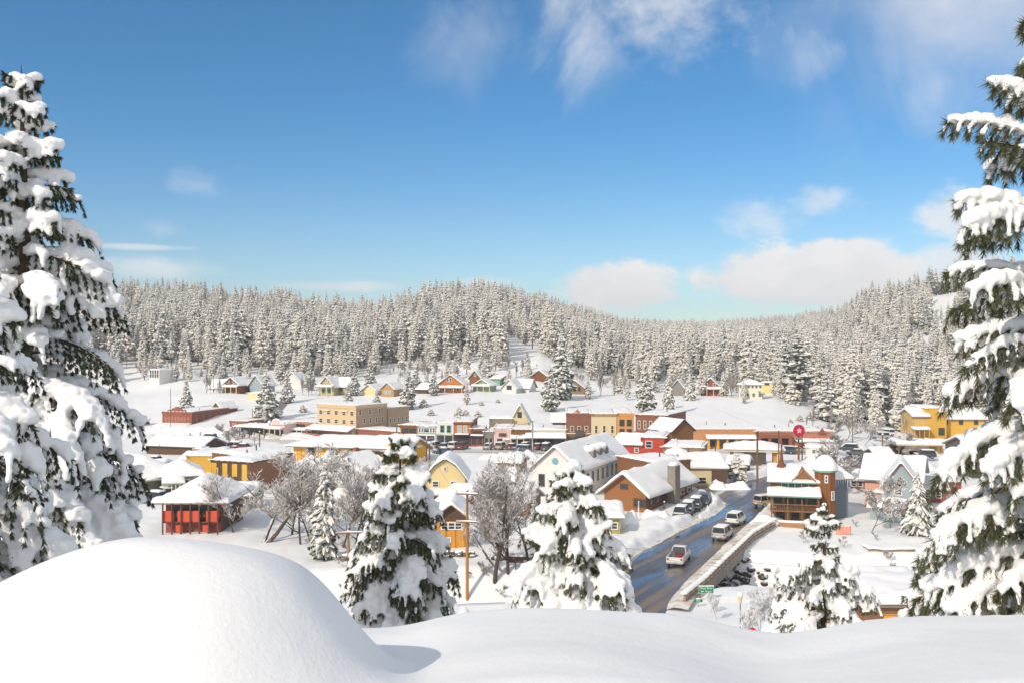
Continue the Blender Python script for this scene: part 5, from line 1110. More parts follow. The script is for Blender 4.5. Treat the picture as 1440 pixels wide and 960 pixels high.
def right_side():
    A, B = PLr(1084, 731, 1152, -14)
    r = building('brown_apartments', 'brown two storey timber building with balconies and tiered snow roofs', A, B, 14, 0, 5.6, 'gx', 1.4, RUST, None, snow=.5, over=.4, cat='building', n=18, roofm=GREENTRIM)
    W = r['W']; LW = siding('tan_boards', (.42, .27, .14), .3)
    part_box(r, 'upper_glazing', GLASS, W*.22, W*.78, -.08, .01, 4.9, 5.7); m = MB(); [m.box(W*(.22+.14*i)-.05, W*(.22+.14*i)+.05, -.14, -.09, 4.85, 5.75) for i in range(5)]; m.box(W*.2, W*.8, -.13, -.09, 4.75, 4.88); m.build('upper_frame', TEALTRIM, r)
    c = canopy(r, -.5, W+.1, 3.0, 3.9, GREENTRIM, posts=0, drop=.6, snow=.55)
    part_box(r, 'wall_panel', LW, 0, W, -.3, -.02, 0, 3.9)
    for i in range(4): place_win(r, W, 16, 'front', .14+.24*i, 2.3, 1.0, 1.2, frame=DKTRIM, pane=GLASS).location.y = -.34
    for i in range(3): place_win(r, W, 16, 'front', .2+.3*i, .3, .95, 1.5, frame=DKTRIM).location.y = -.34
    part_box(r, 'balcony_floor', WOODM, -.1, W, -2.6, -.31, 1.75, 1.95)
    m = MB(); m.box(-.1, W, -2.62, -2.52, 2.75, 2.87); [m.box(W*i/26, W*i/26+.06, -2.6, -2.54, 1.95, 2.75) for i in range(27)]; m.build('balcony_rail', WOODM, r)
    for u in (0, .33, .62, .96): part_box(r, 'post', WOODM, W*u, W*u+.16, -2.5, -2.32, -.5, 3.9)
    m = MB(); m.box(W*.15, W*1.05, -5.0, -2.7, -.25, -.05); m.build('deck', WOODM, r); m = MB(); m.box(W*.15, W*1.05, -5.05, -4.95, -1.0, .75); m.build('deck_rail', siding('deck_boards', (.40, .22, .10), .3), r)
    s = MB(); [s.blob((W*(.15+.9*i/12), -5, .8), .42, 1.3, .6, .45) for i in range(13)]; s.build('deck_snow', ROOFSNOW, r, smooth=True)
    m = MB(); m.prism([(W*.45, 5.7), (W*.92, 5.7), (W*.68, 7.4)], 'y', -.35, 6); m.build('gable', siding('gable_boards', (.30, .13, .06), .3), r)
    m = MB(); m.tube([(W*.45-.3, -.4, 5.6), (W*.68, -.4, 7.55), (W*.92+.3, -.4, 5.6)], [.16, .16, .16], 4); m.build('bargeboard', TANWOOD, r)
    m = MB(); m.tube([(1.6, 5, 7.5), (1.6, 5, 9.8), (1.6, 5, 11.2)], [.35, .14, .12], 8); m.lathe([(.9, 7.0), (.6, 7.6), (.3, 8.0)], 10, cx=1.6, cy=5); m.build('flue', RUST, r)
    x, y = PL(1160, 733); rt = empty('brown_tower', (x, y, 0), R(10), 'eight sided rust brown timber tower with a tall dome of snow', 'tower')
    m = MB(); m.lathe([(0, -1), (1.5, -1), (1.5, 7.3), (0, 7.3)], 8); m.build('wall', siding('tower_boards', (.25, .10, .04), .35, vertical=True), rt)
    m = MB(); m.lathe([(0, 7.3), (1.75, 7.3), (1.75, 7.55), (0, 7.6)], 8); m.build('eave', GREENTRIM, rt); m = MB(); m.lathe([(1.78, 7.56), (1.85, 7.9), (1.5, 8.6), (1.0, 9.3), (.5, 9.6), (0, 9.7)], 16); m.build('snow_dome', ROOFSNOW, rt, smooth=True)
    window_at(rt, (.5, -1.36, 3.4), .35, .35, 1.1); window_at(rt, (-.5, -1.36, 5.9), -.3, .25, .9)
    A, B = PL(1172, 733), PL(1190, 730)
    r = building('blue_house', 'blue grey building with long icicles beside the brown tower', (A[0]+.2, A[1]+1.5), (B[0]+.5, B[1]+.6), 9, 0, 5.9, 'gx', 1.2, siding('slate_boards', (.17, .21, .24), .25), None, snow=.6, over=.5, cat='building')
    rnd = random.Random(4); m = MB()
    for i in range(26): u = r['W']+.45; v = 9*i/25; L = rnd.uniform(.5, 2.4); m.tube([(u, v, 5.85), (u, v, 5.85-L)], [.10, .01], 5)
    for i in range(8): u = r['W']*i/7; L = rnd.uniform(.4, 1.6); m.tube([(u, -.45, 5.85), (u, -.45, 5.85-L)], [.10, .01], 5)
    m.build('icicles', glass('ice', (.55, .66, .75), .15), r)
    # salmon house and blue grey cottage
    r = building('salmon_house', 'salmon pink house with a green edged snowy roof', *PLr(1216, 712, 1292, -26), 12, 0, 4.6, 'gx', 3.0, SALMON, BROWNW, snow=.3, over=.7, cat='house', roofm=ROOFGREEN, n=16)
    part_box(r, 'lean_to', SALMON, r['W']*.22, r['W']*.62, -2.4, -.01, -1, 2.6); snowcap(lambda u, v: 2.62, r['W']*.2, r['W']*.64, -2.6, -.02, .5).build('lean_to_snow', ROOFSNOW, r, smooth=True)
    r = building('blue_cottage', 'blue grey gabled cottage with white framed windows beside the snowy spruce', *PLr(1243, 727, 1291, -21), 9, 0, 5.0, 'gy', 3.2, BLUEGREY, None, snow=.3, over=.5, cat='house', wins=[('front', .42, .42, 1, 3.5, .9, 1.7)], roofm=REDTRIM)
    W = r['W']; part_box(r, 'front_bay', BLUEGREY, -1.9, W, -3.2, -.01, -1, 1.9); snowcap(lambda u, v: 1.9+.8*(v+3.4)/3.4, -2.3, W+.3, -3.6, -.02, .5).build('bay_snow', ROOFSNOW, r, smooth=True)
    for i in (0, 1): window_at(r, (W*.40+i*.75, -3.24, .8), 0, .55, .65)
    # yellow complex up right
    Yc = 268
    def q(px): return ((px-CX)/F*Yc, Yc)
    zb = EYE-(616-CY)/F*Yc
    hh = lambda py: EYE-(py-CY)/F*Yc-zb
    r = building('yellow_lodge', 'tall mustard yellow lodge block above the covered parking', q(1303), q(1331), 12, zb, hh(574), 'flat', 0, YELLOW, None, parapet=.15, snow=.5, cat='lodge', sink=3, wins=[('front', .85, .85, 1, 7.3, .7, .7), ('front', .75, .75, 1, 1.0, 1.4, 1.8, dict(frame=DKTRIM))])
    r = building('yellow_lodge', 'low yellow wing with a porch roof left of the tall lodge block', q(1285), q(1303), 9, zb, hh(585), 'gx', 1.5, siding('light_ochre', (.66, .42, .14), .25), None, snow=.7, over=.6, cat='lodge', sink=3)
    canopy(r, -.8, r['W'], 2.4, 2.4, YELLOW, posts=4, drop=.5, snow=.5)
    r = building('yellow_lodge', 'long yellow lodge wing seen between the snowy pine boughs', (q(1331)[0], Yc+3), (q(1392)[0], Yc+3), 12, zb, hh(590), 'gx', 2.0, YELLOW, None, snow=.7, over=.6, cat='lodge', sink=3, wins=[('front', .1, .8, 3, 3.6, .9, 1.2, dict(frame=DKTRIM))])
    A, B = PL(1256, 640), PL(1330, 640); r = empty('carport', (A[0], A[1], 0), 0, 'long open carport with a flat slab of snow', 'carport'); W = B[0]-A[0]
    part_box(r, 'roof', CREAMTRIM, 0, W, -2.5, 3, 2.5, 2.7); snowcap(lambda u, v: 2.71, -.1, W+.1, -2.6, 3.1, 1.0, 16, 6).build('roof_snow', ROOFSNOW, r, smooth=True)
    for i in range(6): part_box(r, 'post', TANWOOD, .3+i*(W-.8)/5, .5+i*(W-.8)/5, -2.3, -2.1, -.3, 2.5)
    part_box(r, 'back_wall', DKW, W*.02, W*.3, 2.6, 2.8, 0, 2.4); part_box(r, 'end_wall', YELLOW, W*.7, W*.98, 1, 1.2, 0, 2.4)
    r = building('grey_barn', 'large grey building with a pale trimmed window behind the right pine', PL(1368, 672), PL(1440, 672), 12, 0, 5.4, 'gx', 1.8, siding('dark_grey_boards', (.13, .12, .11), .3), None, snow=.6, cat='building', wins=[('front', .42, .42, 1, 3.3, 1.8, 1.4, dict(frame=CREAMTRIM))])
    r = building('low_cabin', 'low brown cabin with a long flat snow roof right of the salmon house', PL(1306, 694), PL(1352, 694), 10, 0, 1.9, 'flat', 0, MAROON, None, parapet=.2, snow=.9, cat='cabin')
    # roofs just below the viewpoint
    zf = h(20, 62)
    A = (P(1082, 880, 61)[0], 61); B = (P(1232, 880, 58.6)[0], 58.6)
    r = building('buried_house', 'house roof deep in snow below the open pine', A, B, 4.5, 7.2, .9, 'gy', 2.4, WOODM, None, snow=.5, over=.5, cat='house', sink=3)
    part_box(r, 'chimney', ORANGEB, r['W']*.30, r['W']*.30+.32, 3.0, 3.5, 2.5, 4.9); part_box(r, 'panel', ORANGEB, r['W']*.27, r['W']*.36, -.06, -.01, 1.0, 1.6)
    A = (P(1238, 850, 56)[0], 56); B = (P(1330, 850, 56)[0], 56)
    r = building('buried_cabin', 'orange walled cabin with a smooth flat snow roof above the crest', A, B, 6, 8.2, 2.95, 'shed', .1, WOODM, None, snow=.6, over=.35, cat='cabin', sink=3)
    part_box(r, 'panel', siding('orange_wall', (.70, .33, .05), .4), r['W']*.05, r['W']*.46, -.06, -.01, -1, 2.5)
def hill_houses():
    g = 'houses on the snowy bench above the main street'
    def hs(label, x0, x1, yb, ye, yr, wall, roof='gy', depth=8, wins=None, porch=None, **k):
        x, y, z = G((x0+x1)/2, yb); Y = y
        A = ((x0-CX)/F*Y, Y+.8); B = ((x1-CX)/F*Y, Y-.8); he = (yb-ye)/F*Y; hr = (ye-yr)/F*Y
        kk = dict(snow=.35, over=.5, cat='house', sink=4, group=g, n=8); kk.update(k)
        r = building(k.get('nm', 'gabled_house'), label, A, B, depth, z, he, roof, hr, wall, wins=wins or (), **{a: b for a, b in kk.items() if a != 'nm'})
        if porch: canopy(r, -.3, r['W']+.3, 2.2, porch, CREAMTRIM, posts=4, drop=.5, snow=.4, base=-2)
        return r
    w2 = [('front', .3, .7, 2, 3.4, .8, 1.1)]
    hs('tall glass fronted box house on a dark base at the far left of the bench', 209, 225, 540, 520, 518, WHITEB, 'flat', wins=[('front', .15, .85, 4, 2.6, .8, 3.0)], parapet=.1)
    hs('white roofed low house left of the small brown gabled one', 292, 313, 551, 545, 534, WHITEB, 'gx')
    hs('small brown gabled house with a white porch roof left of the tall snowy tree', 313, 337, 552, 541, 531, RUST, porch=2.0, wins=w2)
    hs('pale grey blue gable with a lower yellow wall beneath it', 350, 370, 553, 541, 528, BLUEGREY, wins=[('front', .55, .55, 1, 4.0, .5, .8)])
    hs('small yellow house front just below the grey blue gable', 347, 366, 563, 553, 551, PALEY, 'flat', depth=4, parapet=.2)
    hs('white cottage faint against the snow left of the olive yellow house', 397, 424, 545, 537, 524, WHITEB, 'gy')
    hs('two storey olive yellow house with twin gables and green trim', 448, 470, 556, 543, 530, OLIVEY, porch=3.0, wins=[('front', .35, .65, 2, 4.6, .6, 1.1), ('front', .3, .7, 2, 1, 1, 1.3, dict(frame=GREENTRIM))])
    hs('right hand wing of the olive yellow house under a wide snow roof', 470, 489, 555, 543, 531, OLIVEY, 'gx', wins=[('front', .5, .5, 1, 1.4, 1.6, 1.3, dict(frame=GREENTRIM))])
    hs('pale cream cottage between two snowy conifers', 509, 528, 556, 549, 541, PALEY)
    hs('tan brown steep gabled house with small white windows', 536, 554, 558, 546, 538, siding('tan_gable', (.46, .29, .15), .3), wins=[('front', .3, .7, 3, 1.2, .4, .9), ('front', .5, .5, 1, 4, .4, .9)])
    hs('dark low roofed cabin behind the conifer left of the orange house', 586, 601, 553, 547, 540, DKW, 'gx')
    hs('bright orange gabled house with white trim and centre window', 616, 651, 552, 540, 527, siding('bright_orange', (.58, .19, .045), .3), porch=1.8, wins=[('front', .38, .5, 2, 4.0, .8, 1.2), ('front', .2, .8, 3, .8, .8, 1.4)])
    hs('brown gable poking up behind the orange house', 660, 676, 541, 531, 521, BROWNW, wins=[('front', .5, .5, 1, 3.4, .6, .8)])
    hs('pale green cottage with a cream verandah', 665, 690, 550, 542, 534, GREENB, porch=1.8)
    hs('mint green small house half behind the cottages', 690, 703, 541, 533, 530, GREENTRIM, 'gx')
    hs('white cottage with steep centre gable and dark square window', 706, 726, 552, 545, 534, WHITEB, 'gy', wins=[('front', .5, .5, 1, 1.2, 1.6, 1.3, dict(frame=DKTRIM))])
    hs('white cottage wing with a broad unbroken roof', 726, 744, 551, 545, 534, WHITEB, 'gx', wins=[('front', .3, .3, 1, 1.0, .9, 1.3, dict(frame=DKTRIM))])
    hs('rust coloured gable high behind the white cottages', 747, 769, 536, 529, 521, RUST)
    hs('brown shaded gabled house with dark front windows right of the tallest bench conifer', 795, 821, 554, 545, 535, siding('brown_gable_b', (.30, .18, .10), .3), wins=[('front', .25, .75, 3, 1.2, .7, 1.5, dict(frame=DKTRIM))])
    hs('grey roofed house behind twin conifers', 944, 962, 556, 546, 534, GREYB)
    hs('dark red gabled house with a white eave line and grey porch', 986, 1012, 556, 544, 532, MAROON, porch=2.4, wins=w2)
    hs('cream two storey house with a hipped snow roof and many windows', 1040, 1071, 560, 541, 535, CREAMTRIM and paint('cream_house', (.78, .70, .50), .8, .05), 'hip', wins=[('front', .08, .92, 6, 3.6, .7, 1.2, dict(frame=WHITE)), ('front', .1, .9, 4, .6, .9, 1.2, dict(frame=WHITE))])
    hs('plain yellow box house joined to the cream one', 1071, 1086, 553, 538, 537, paint('butter_yellow', (.76, .60, .24), .8, .05), 'flat', parapet=.1, wins=[('front', .4, .6, 2, 3.2, .6, .8, dict(frame=DKTRIM))])
    hs('small red gabled roof right of the yellow box house', 1086, 1103, 546, 543, 537, MAROON)
    hs('tan flat roofed hut high among the frosted trees', 1070, 1084, 528, 522, 521, TANWOOD, 'flat', parapet=.1)
    hs('dark brown peaked roof behind the brick hall', 299, 312, 581, 573, 566, BROWNW, 'gy', depth=6, group=None)
    hs('pinkish house half seen on the far right ridge', 1400, 1430, 400, 393, 389, SALMON, 'gx', group=None)
    x, y, z = G(1308, 520); r = empty('road_wall', (x, y, z), 0, 'long pale retaining wall with a rail across the right hillside', 'wall')
    part_box(r, 'wall', GREYB, -17, 24, 0, .5, -1, 1.1); snowcap(lambda u, v: 1.1, -17, 24, -.1, .6, .35, 12, 3).build('wall_snow', ROOFSNOW, r, smooth=True)
    m = MB(); [m.box(-17+i*1.6, -16.9+i*1.6, .2, .3, 1.1, 2.0) for i in range(26)]; m.box(-17, 24, .2, .3, 2.0, 2.1); m.build('rail', DKTRIM, r)
# ------------------------------------------------------------------ vehicles, poles, signs, plants in town
def loft(mb, rings, m=0):
    n = len(mb.v); k = len(rings[0])
    for r in rings: mb.v += r
    for i in range(len(rings)-1):
        for j in range(k):
            a = n+i*k+j; b = n+i*k+(j+1) % k; mb.f.append((a, b, b+k, a+k)); mb.m.append(m)
    mb.f.append(tuple(n+j for j in reversed(range(k)))); mb.m.append(m); mb.f.append(tuple(n+(len(rings)-1)*k+j for j in range(k))); mb.m.append(m)
CARG = glass('car_glass', (.03, .035, .04), .08); TYRE = paint('tyre_rubber', (.03, .03, .03), .8, .2); RIM = paint('rim_metal', (.45, .45, .46), .35, .1, metallic=.7)
TAIL = paint('tail_lamp', (.55, .03, .02), .3, .05); HEADL = paint('head_lamp', (.75, .75, .72), .2, .05); BUMP = paint('bumper_grey', (.12, .12, .12), .6, .2)
def carpaint(name, rgb): return paint('car_'+name, rgb, .3, .06, 1, spec=.6)
CW = carpaint('white', (.70, .69, .66)); CS = carpaint('silver', (.42, .43, .44)); CD = carpaint('dark', (.06, .07, .08)); CR = carpaint('red', (.22, .03, .025)); CB = carpaint('blue', (.07, .10, .14)); CT = carpaint('tan', (.40, .33, .24)); CG = carpaint('green', (.09, .13, .11)); CM = carpaint('maroon', (.20, .03, .035))
WH = {}
def wheel(parent, x, y, r=.36):
    if not WH:
        t = MB(); prof = [(.20, -.11), (.33, -.12), (.36, -.07), (.36, .07), (.33, .12), (.20, .11)]
        k = 16
        for (rr, xx) in prof:
            for j in range(k): a = 2*math.pi*j/k; t.v.append((xx, rr*math.cos(a), rr*math.sin(a)))
        for i in range(len(prof)):
            for j in range(k): i2 = (i+1) % len(prof); t.f.append((i*k+j, i2*k+j, i2*k+(j+1) % k, i*k+(j+1) % k)); t.m.append(0)
        q = MB(); q.tube([(-.09, 0, 0), (.09, 0, 0)], [.21, .21], 12); WH['t'] = t.mesh('tyre', [TYRE], True); WH['r'] = q.mesh('rim', [RIM])
    w = bpy.data.objects.new('wheel', WH['t']); COL.objects.link(w); w.parent = parent; w.location = (x, y, r); w.scale = (1, r/.36, r/.36)
    q = bpy.data.objects.new('rim', WH['r']); COL.objects.link(q); q.parent = w
def ring(y, zb, zt, w): return [(-w*.9, y, zb), (-w, y, zb+.16), (-w, y, zt-.14), (-w*.9, y, zt), (w*.9, y, zt), (w, y, zt-.14), (w, y, zb+.16), (w*.9, y, zb)]
def car(kind, x, y, heading, col, label, group=None, snow=0.0, z=.03, cargo=False):
    rt = empty({'pickup': 'pickup_truck', 'suv': 'parked_car', 'car': 'parked_car'}[kind], (x, y, z), heading, label, {'pickup': 'pickup truck', 'suv': 'car', 'car': 'car'}[kind], group)
    m = MB()
    if kind == 'pickup':
        loft(m, [ring(-2.75, .55, .98, .90), ring(-2.7, .42, 1.08, .96), ring(-.35, .38, 1.08, .98)])
        m2 = MB(); loft(m2, [ring(-.33, .38, 1.12, .98), ring(1.2, .38, 1.14, .98), ring(2.3, .40, 1.06, .96), ring(2.65, .48, .9, .88)]); m2.build('body', col, rt)
        # bed: floor sunk between side walls
        b = MB(); b.box(-.98, -.86, -2.72, -.36, .42, 1.16); b.box(.86, .98, -2.72, -.36, .42, 1.16); b.box(-.855, .855, -2.68, -.36, .45, .62); b.box(-.855, .855, -.46, -.36, .63, 1.14); b.build('truck_bed', col, rt)
        t = MB(); t.box(-.85, .85, -2.80, -2.72, .55, 1.12); t.build('tailgate', col, rt); s = MB(); s.box(-.84, .84, -2.6, -.5, .63, .70); s.build('bed_snow', ROOFSNOW, rt)
        if cargo: c = MB(); c.box(-.1, .75, -1.9, -.6, .70, 1.25); c.build('cargo', CR, rt); c = MB(); c.box(-.75, -.2, -1.2, -.6, .70, 1.4); c.build('cargo', BUMP, rt)
        cab = (-.3, 1.35, 0, .85); zt = 1.82; zb = 1.12; wy = (-1.75, 1.65); R_ = .40; ye = -2.8; yf = 2.65
    elif kind == 'suv':
        loft(m, [ring(-2.3, .5, 1.0, .84), ring(-2.2, .36, 1.10, .93), ring(.9, .34, 1.10, .95), ring(1.9, .36, 1.02, .92), ring(2.25, .46, .82, .82)]); m.build('body', col, rt)
        cab = (-2.15, 1.25, -1.95, .55); zt = 1.74; zb = 1.08; wy = (-1.42, 1.42); R_ = .37; ye = -2.32; yf = 2.26
    else:
        loft(m, [ring(-2.25, .42, .86, .80), ring(-2.1, .32, .95, .88), ring(.9, .30, .96, .90), ring(1.9, .32, .84, .87), ring(2.2, .40, .68, .78)]); m.build('body', col, rt)
        cab = (-1.75, 1.15, -1.1, .35); zt = 1.42; zb = .94; wy = (-1.35, 1.38); R_ = .33; ye = -2.27; yf = 2.2
    a, b, at, bt = cab; w = .86 if kind != 'car' else .80; wt = w*.80
    g = MB(); g.hexa([(-w, a, zb), (w, a, zb), (w, b, zb), (-w, b, zb), (-wt, at, zt), (wt, at, zt), (wt, bt, zt), (-wt, bt, zt)]); g.build('window_glass', CARG, rt)
    r = MB(); r.hexa([(-wt-.03, at-.04, zt-.01), (wt+.03, at-.04, zt-.01), (wt+.03, bt+.05, zt-.01), (-wt-.03, bt+.05, zt-.01), (-wt+.05, at+.05, zt+.07), (wt-.05, at+.05, zt+.07), (wt-.05, bt-.05, zt+.07), (-wt+.05, bt-.05, zt+.07)])
    for sx in (-1, 1):
        for (p, q) in ((a, at), (b, bt), ((a+b)/2-.1, (at+bt)/2-.05)): r.tube([(sx*(w+.005), p, zb), (sx*(wt+.01), q, zt+.02)], [.05, .045], 4)
    r.build('roof', col, rt)
    for sx in (-1, 1):
        for yy in wy: wheel(rt, sx*.84, yy, R_)
        l = MB(); l.box(sx*.78-.11, sx*.78+.11, ye-.03, ye+.12, .80, 1.0) ; l.build('tail_light', TAIL, rt)
        l = MB(); l.box(sx*.62-.17, sx*.62+.17, yf-.12, yf+.03, .62, .78); l.build('headlight', HEADL, rt)
    bp = MB(); bp.box(-.88, .88, ye-.08, ye+.1, .38, .56); bp.build('rear_bumper', BUMP if kind != 'pickup' else RIM, rt); bp = MB(); bp.box(-.85, .85, yf-.1, yf+.06, .36, .54); bp.build('front_bumper', BUMP, rt)
    bp = MB(); bp.box(-.2, .2, ye-.1, ye-.081, .58, .72); bp.build('number_plate', WHITE, rt)
    if snow:
        s = snowcap(lambda u, v: zt+.06, -wt, wt, at, bt, snow, 5, 5, seed=x, edge=.25); s.build('snow', ROOFSNOW, rt, smooth=True)
        s = snowcap(lambda u, v: zb-.02, -.75, .75, b+.1, yf-.25, snow*.6, 4, 4, seed=y, edge=.2); s.build('snow', ROOFSNOW, rt, smooth=True)
    return rt
def vehicles():
    hd = -math.atan2(.394, .919)
    def at(px, py): return PL(px, py)
    x, y = at(955, 790); car('pickup', x, y, hd+.05, CW, 'white pickup truck with red cargo in its bed driving up the wet road', cargo=True)
    x, y = at(1016, 757); car('suv', x, y, hd-.05, CS, 'pale silver car with a snowy roof in the middle of the wet road', snow=.12)
    x, y = at(1041, 736); car('suv', x-.6, y, hd-.1, CW, 'white car farthest up the wet road before the brown apartments', snow=.05)
    x, y = at(1078, 711); car('suv', x, y, hd-.6, CT, 'pale car half hidden by the corner of the brown apartments', snow=.1)
    for px, py, c, l, k, sn in ((957, 729, CB, 'dark blue grey parked car at the near end of the line beside the timber hall', 'suv', .1), (967, 722.5, CD, 'second parked car from the road entrance, dark with a thick snow roof', 'suv', .25), (978, 716, CD, 'third parked car in the line beside the timber hall, white topped and dark sided', 'suv', .25), (990, 709.5, CB, 'parked car at the far end of the line with a bare dark roof', 'suv', 0)):
        x, y = at(px, py); car(k, x, y, hd+math.pi+.08, c, l, 'cars parked beside the timber hall', snow=sn, z=.06)
    hs = R(72)
    def st(px, c, lab, k='car', dy=7, sn=.12, h=None):
        A = mpt(px) if px < 960 else ((px-CX)/F*243.5, 243.5); car(k, A[0]-dy*.33*(px < 960), A[1]-dy, R(-18) if h is None else h, c, lab, 'cars parked along the shops', sn)
    st(612, CM, 'dark red car parked before the grey green shop'); st(628, CT, 'tan car parked before the white shop', 'suv'); st(641, CD, 'dark car with a snowy roof before the orange brick shop'); st(654, CW, 'white car left of the deep red van', 'suv')
    st(665, CM, 'deep red van parked before the small brown shop', 'suv', sn=0); st(657, CG, 'dark low car out on the snowy square', dy=16, h=R(72)); st(663, CB, 'blue grey car touching the dark low one on the square', dy=18, h=R(72))
    st(702, CS, 'silver car under the pink shop'); st(718, CT, 'tan car right of the pink shop', 'suv'); st(733, CM, 'maroon car before the white awning'); st(752, CD, 'black car under the broad green canopy', 'suv'); st(757, CB, 'dark blue car farther out before the broad canopy', 'suv', 13, h=R(60))
    st(768, CR, 'red car before the pale green shop'); st(784, CD, 'dark car with a wide snow hat before the brown brick shop', 'suv', 9, .3); st(847, CS, 'grey car before the cream shop', dy=8); st(858, CD, 'dark car at the right end of the cream shop', dy=8)
    st(1024, CT, 'tan snow topped car before the yellow shopfronts', 'suv', 9, h=R(60)); st(1085, CD, 'dark car beside the canopy shelter', 'suv', 12, h=R(70)); st(1100, CS, 'grey car right of the canopy shelter', 'car', 10, h=R(80))
    for px, py, c, lab, k in ((310, 632, CS, 'snowed in silver car left in the square below the brick hall', 'suv'), (328, 631, CW, 'snowed in white car in the square below the brick hall', 'suv'), (341, 632, CM, 'dull red car beside the arcade', 'car'), (217, 651, CD, 'dark round roofed car below the freight shed', 'car'), (293, 619, CD, 'dark van behind the freight shed gable', 'suv')):
        x, y = at(px, py); car(k, x, y, R(75), c, lab, 'cars in the snowy squares', .3)
    for px, py, c, lab, k in ((1193, 634, CD, 'dark jeep parked by the frosted bushes right of the rust red row', 'suv'), (1203, 640, CG, 'low dark car in front of the jeep', 'car')):
        x, y = at(px, py); car(k, x, y, R(65), c, lab, 'cars at the right end of the shops', .2)
    for px, py, c, lab, k in ((1246, 614, CW, 'white car below the right hand slope', 'suv'), (1238, 618, CS, 'silver car with snow on its roof below the right hand slope', 'suv'), (1300, 645, CD, 'dark car under the carport', 'suv')):
        x, y, z = G(px, py); car(k, x, y, R(80), c, lab, 'cars on the side street at right', .2, z=z+.1 if z > -.5 else .05)
    for i, (px, py, c) in enumerate(((232, 700, CD), (214, 706, CD))):
        x, y = at(px, py); car('suv', x, y, R(40+30*i), c, ('dark car between the green house and the red lodge', 'dark car below the green house porch')[i], None, .25)
POLE = paint('pole_wood', (.42, .21, .07), .85, .3, 3, stretch=(6, 6, .5)); POLEB = paint('pole_brown', (.22, .11, .06), .85, .3, 3, stretch=(6, 6, .5))
def pole(px, ytop, ybase, label, arms=(), mat=POLEB, r=.15, name='utility_pole', cat='pole', group=None, Y=None, lamp=False, aw=1.3, rot=R(12)):
    if Y is None: x, y, z = G(px, ybase)
    else: x = (px-CX)/F*Y; y = Y; z = h(x, y)
    H = EYE-(ytop-CY)/F*y-z
    rt = empty(name, (x, y, z), rot, label, cat, group); m = MB(); m.tube([(0, 0, -.5), (0, 0, H*.5), (0, 0, H)], [r*1.1, r, r*.75], 8); m.build('pole', mat, rt, smooth=True)
    s = MB(); s.blob((0, 0, H+.03), r*1.2, 1, 1, .9); s.build('snow_cap', ROOFSNOW, rt, smooth=True)
    for d in arms:
        a = MB(); a.box(-aw, aw, -r-.12, -r+.02, H-d-.07, H-d+.07); o = a.build('crossarm', WOODM, rt)
        s = MB(); s.tube([(-aw, -r-.05, H-d+.1), (0, -r-.05, H-d+.14), (aw, -r-.05, H-d+.1)], [.08, .1, .08], 6); s.build('snow', ROOFSNOW, o, smooth=True)
        for u in (-.9, -.45, .45, .9): i = MB(); i.tube([(aw*u, -r-.05, H-d+.07), (aw*u, -r-.05, H-d+.32)], [.05, .04], 6); i.build('insulator', GREYB, o)
        b = MB(); b.tube([(-aw*.5, -r-.05, H-d-.05), (0, -r, H-d-.75)], [.03, .03], 4); b.tube([(aw*.5, -r-.05, H-d-.05), (0, -r, H-d-.75)], [.03, .03], 4); b.build('brace', METAL, rt)
    if lamp:
        l = MB(); l.tube([(0, 0, H-.2), (.9, 0, H+.1)], [.05, .04], 6); l.build('arm', METAL, rt); l = MB(); l.box(.7, 1.4, -.15, .15, H+.02, H+.18); l.build('lamp_head', METAL, rt)
    rt['H'] = H; return rt, (x, y, z, H)
def wire(a, b, sag, label, group=None):
    m = MB(); n = 14; pts = [(a[0]+(b[0]-a[0])*i/n, a[1]+(b[1]-a[1])*i/n, a[2]+(b[2]-a[2])*i/n-sag*4*(i/n)*(1-i/n)) for i in range(n+1)]
    m.tube(pts, [.016]*(n+1), 4); o = m.build('overhead_wire', DKTRIM); tag(o, label, 'wire', group)
def text(parent, body, size, loc, mat, rot=(R(90), 0, 0), name='lettering'):
    cu = bpy.data.curves.new(name, 'FONT'); cu.body = body; cu.size = size; cu.align_x = 'CENTER'; cu.align_y = 'CENTER'; cu.extrude = .004
    t = bpy.data.objects.new(name, cu); COL.objects.link(t); dg = bpy.context.evaluated_depsgraph_get(); me = bpy.data.meshes.new_from_object(t.evaluated_get(dg)); bpy.data.objects.remove(t)
    me.materials.clear(); me.materials.append(mat); o = bpy.data.objects.new(name, me); COL.objects.link(o); o.parent = parent; o.location = loc; o.rotation_euler = rot; return o
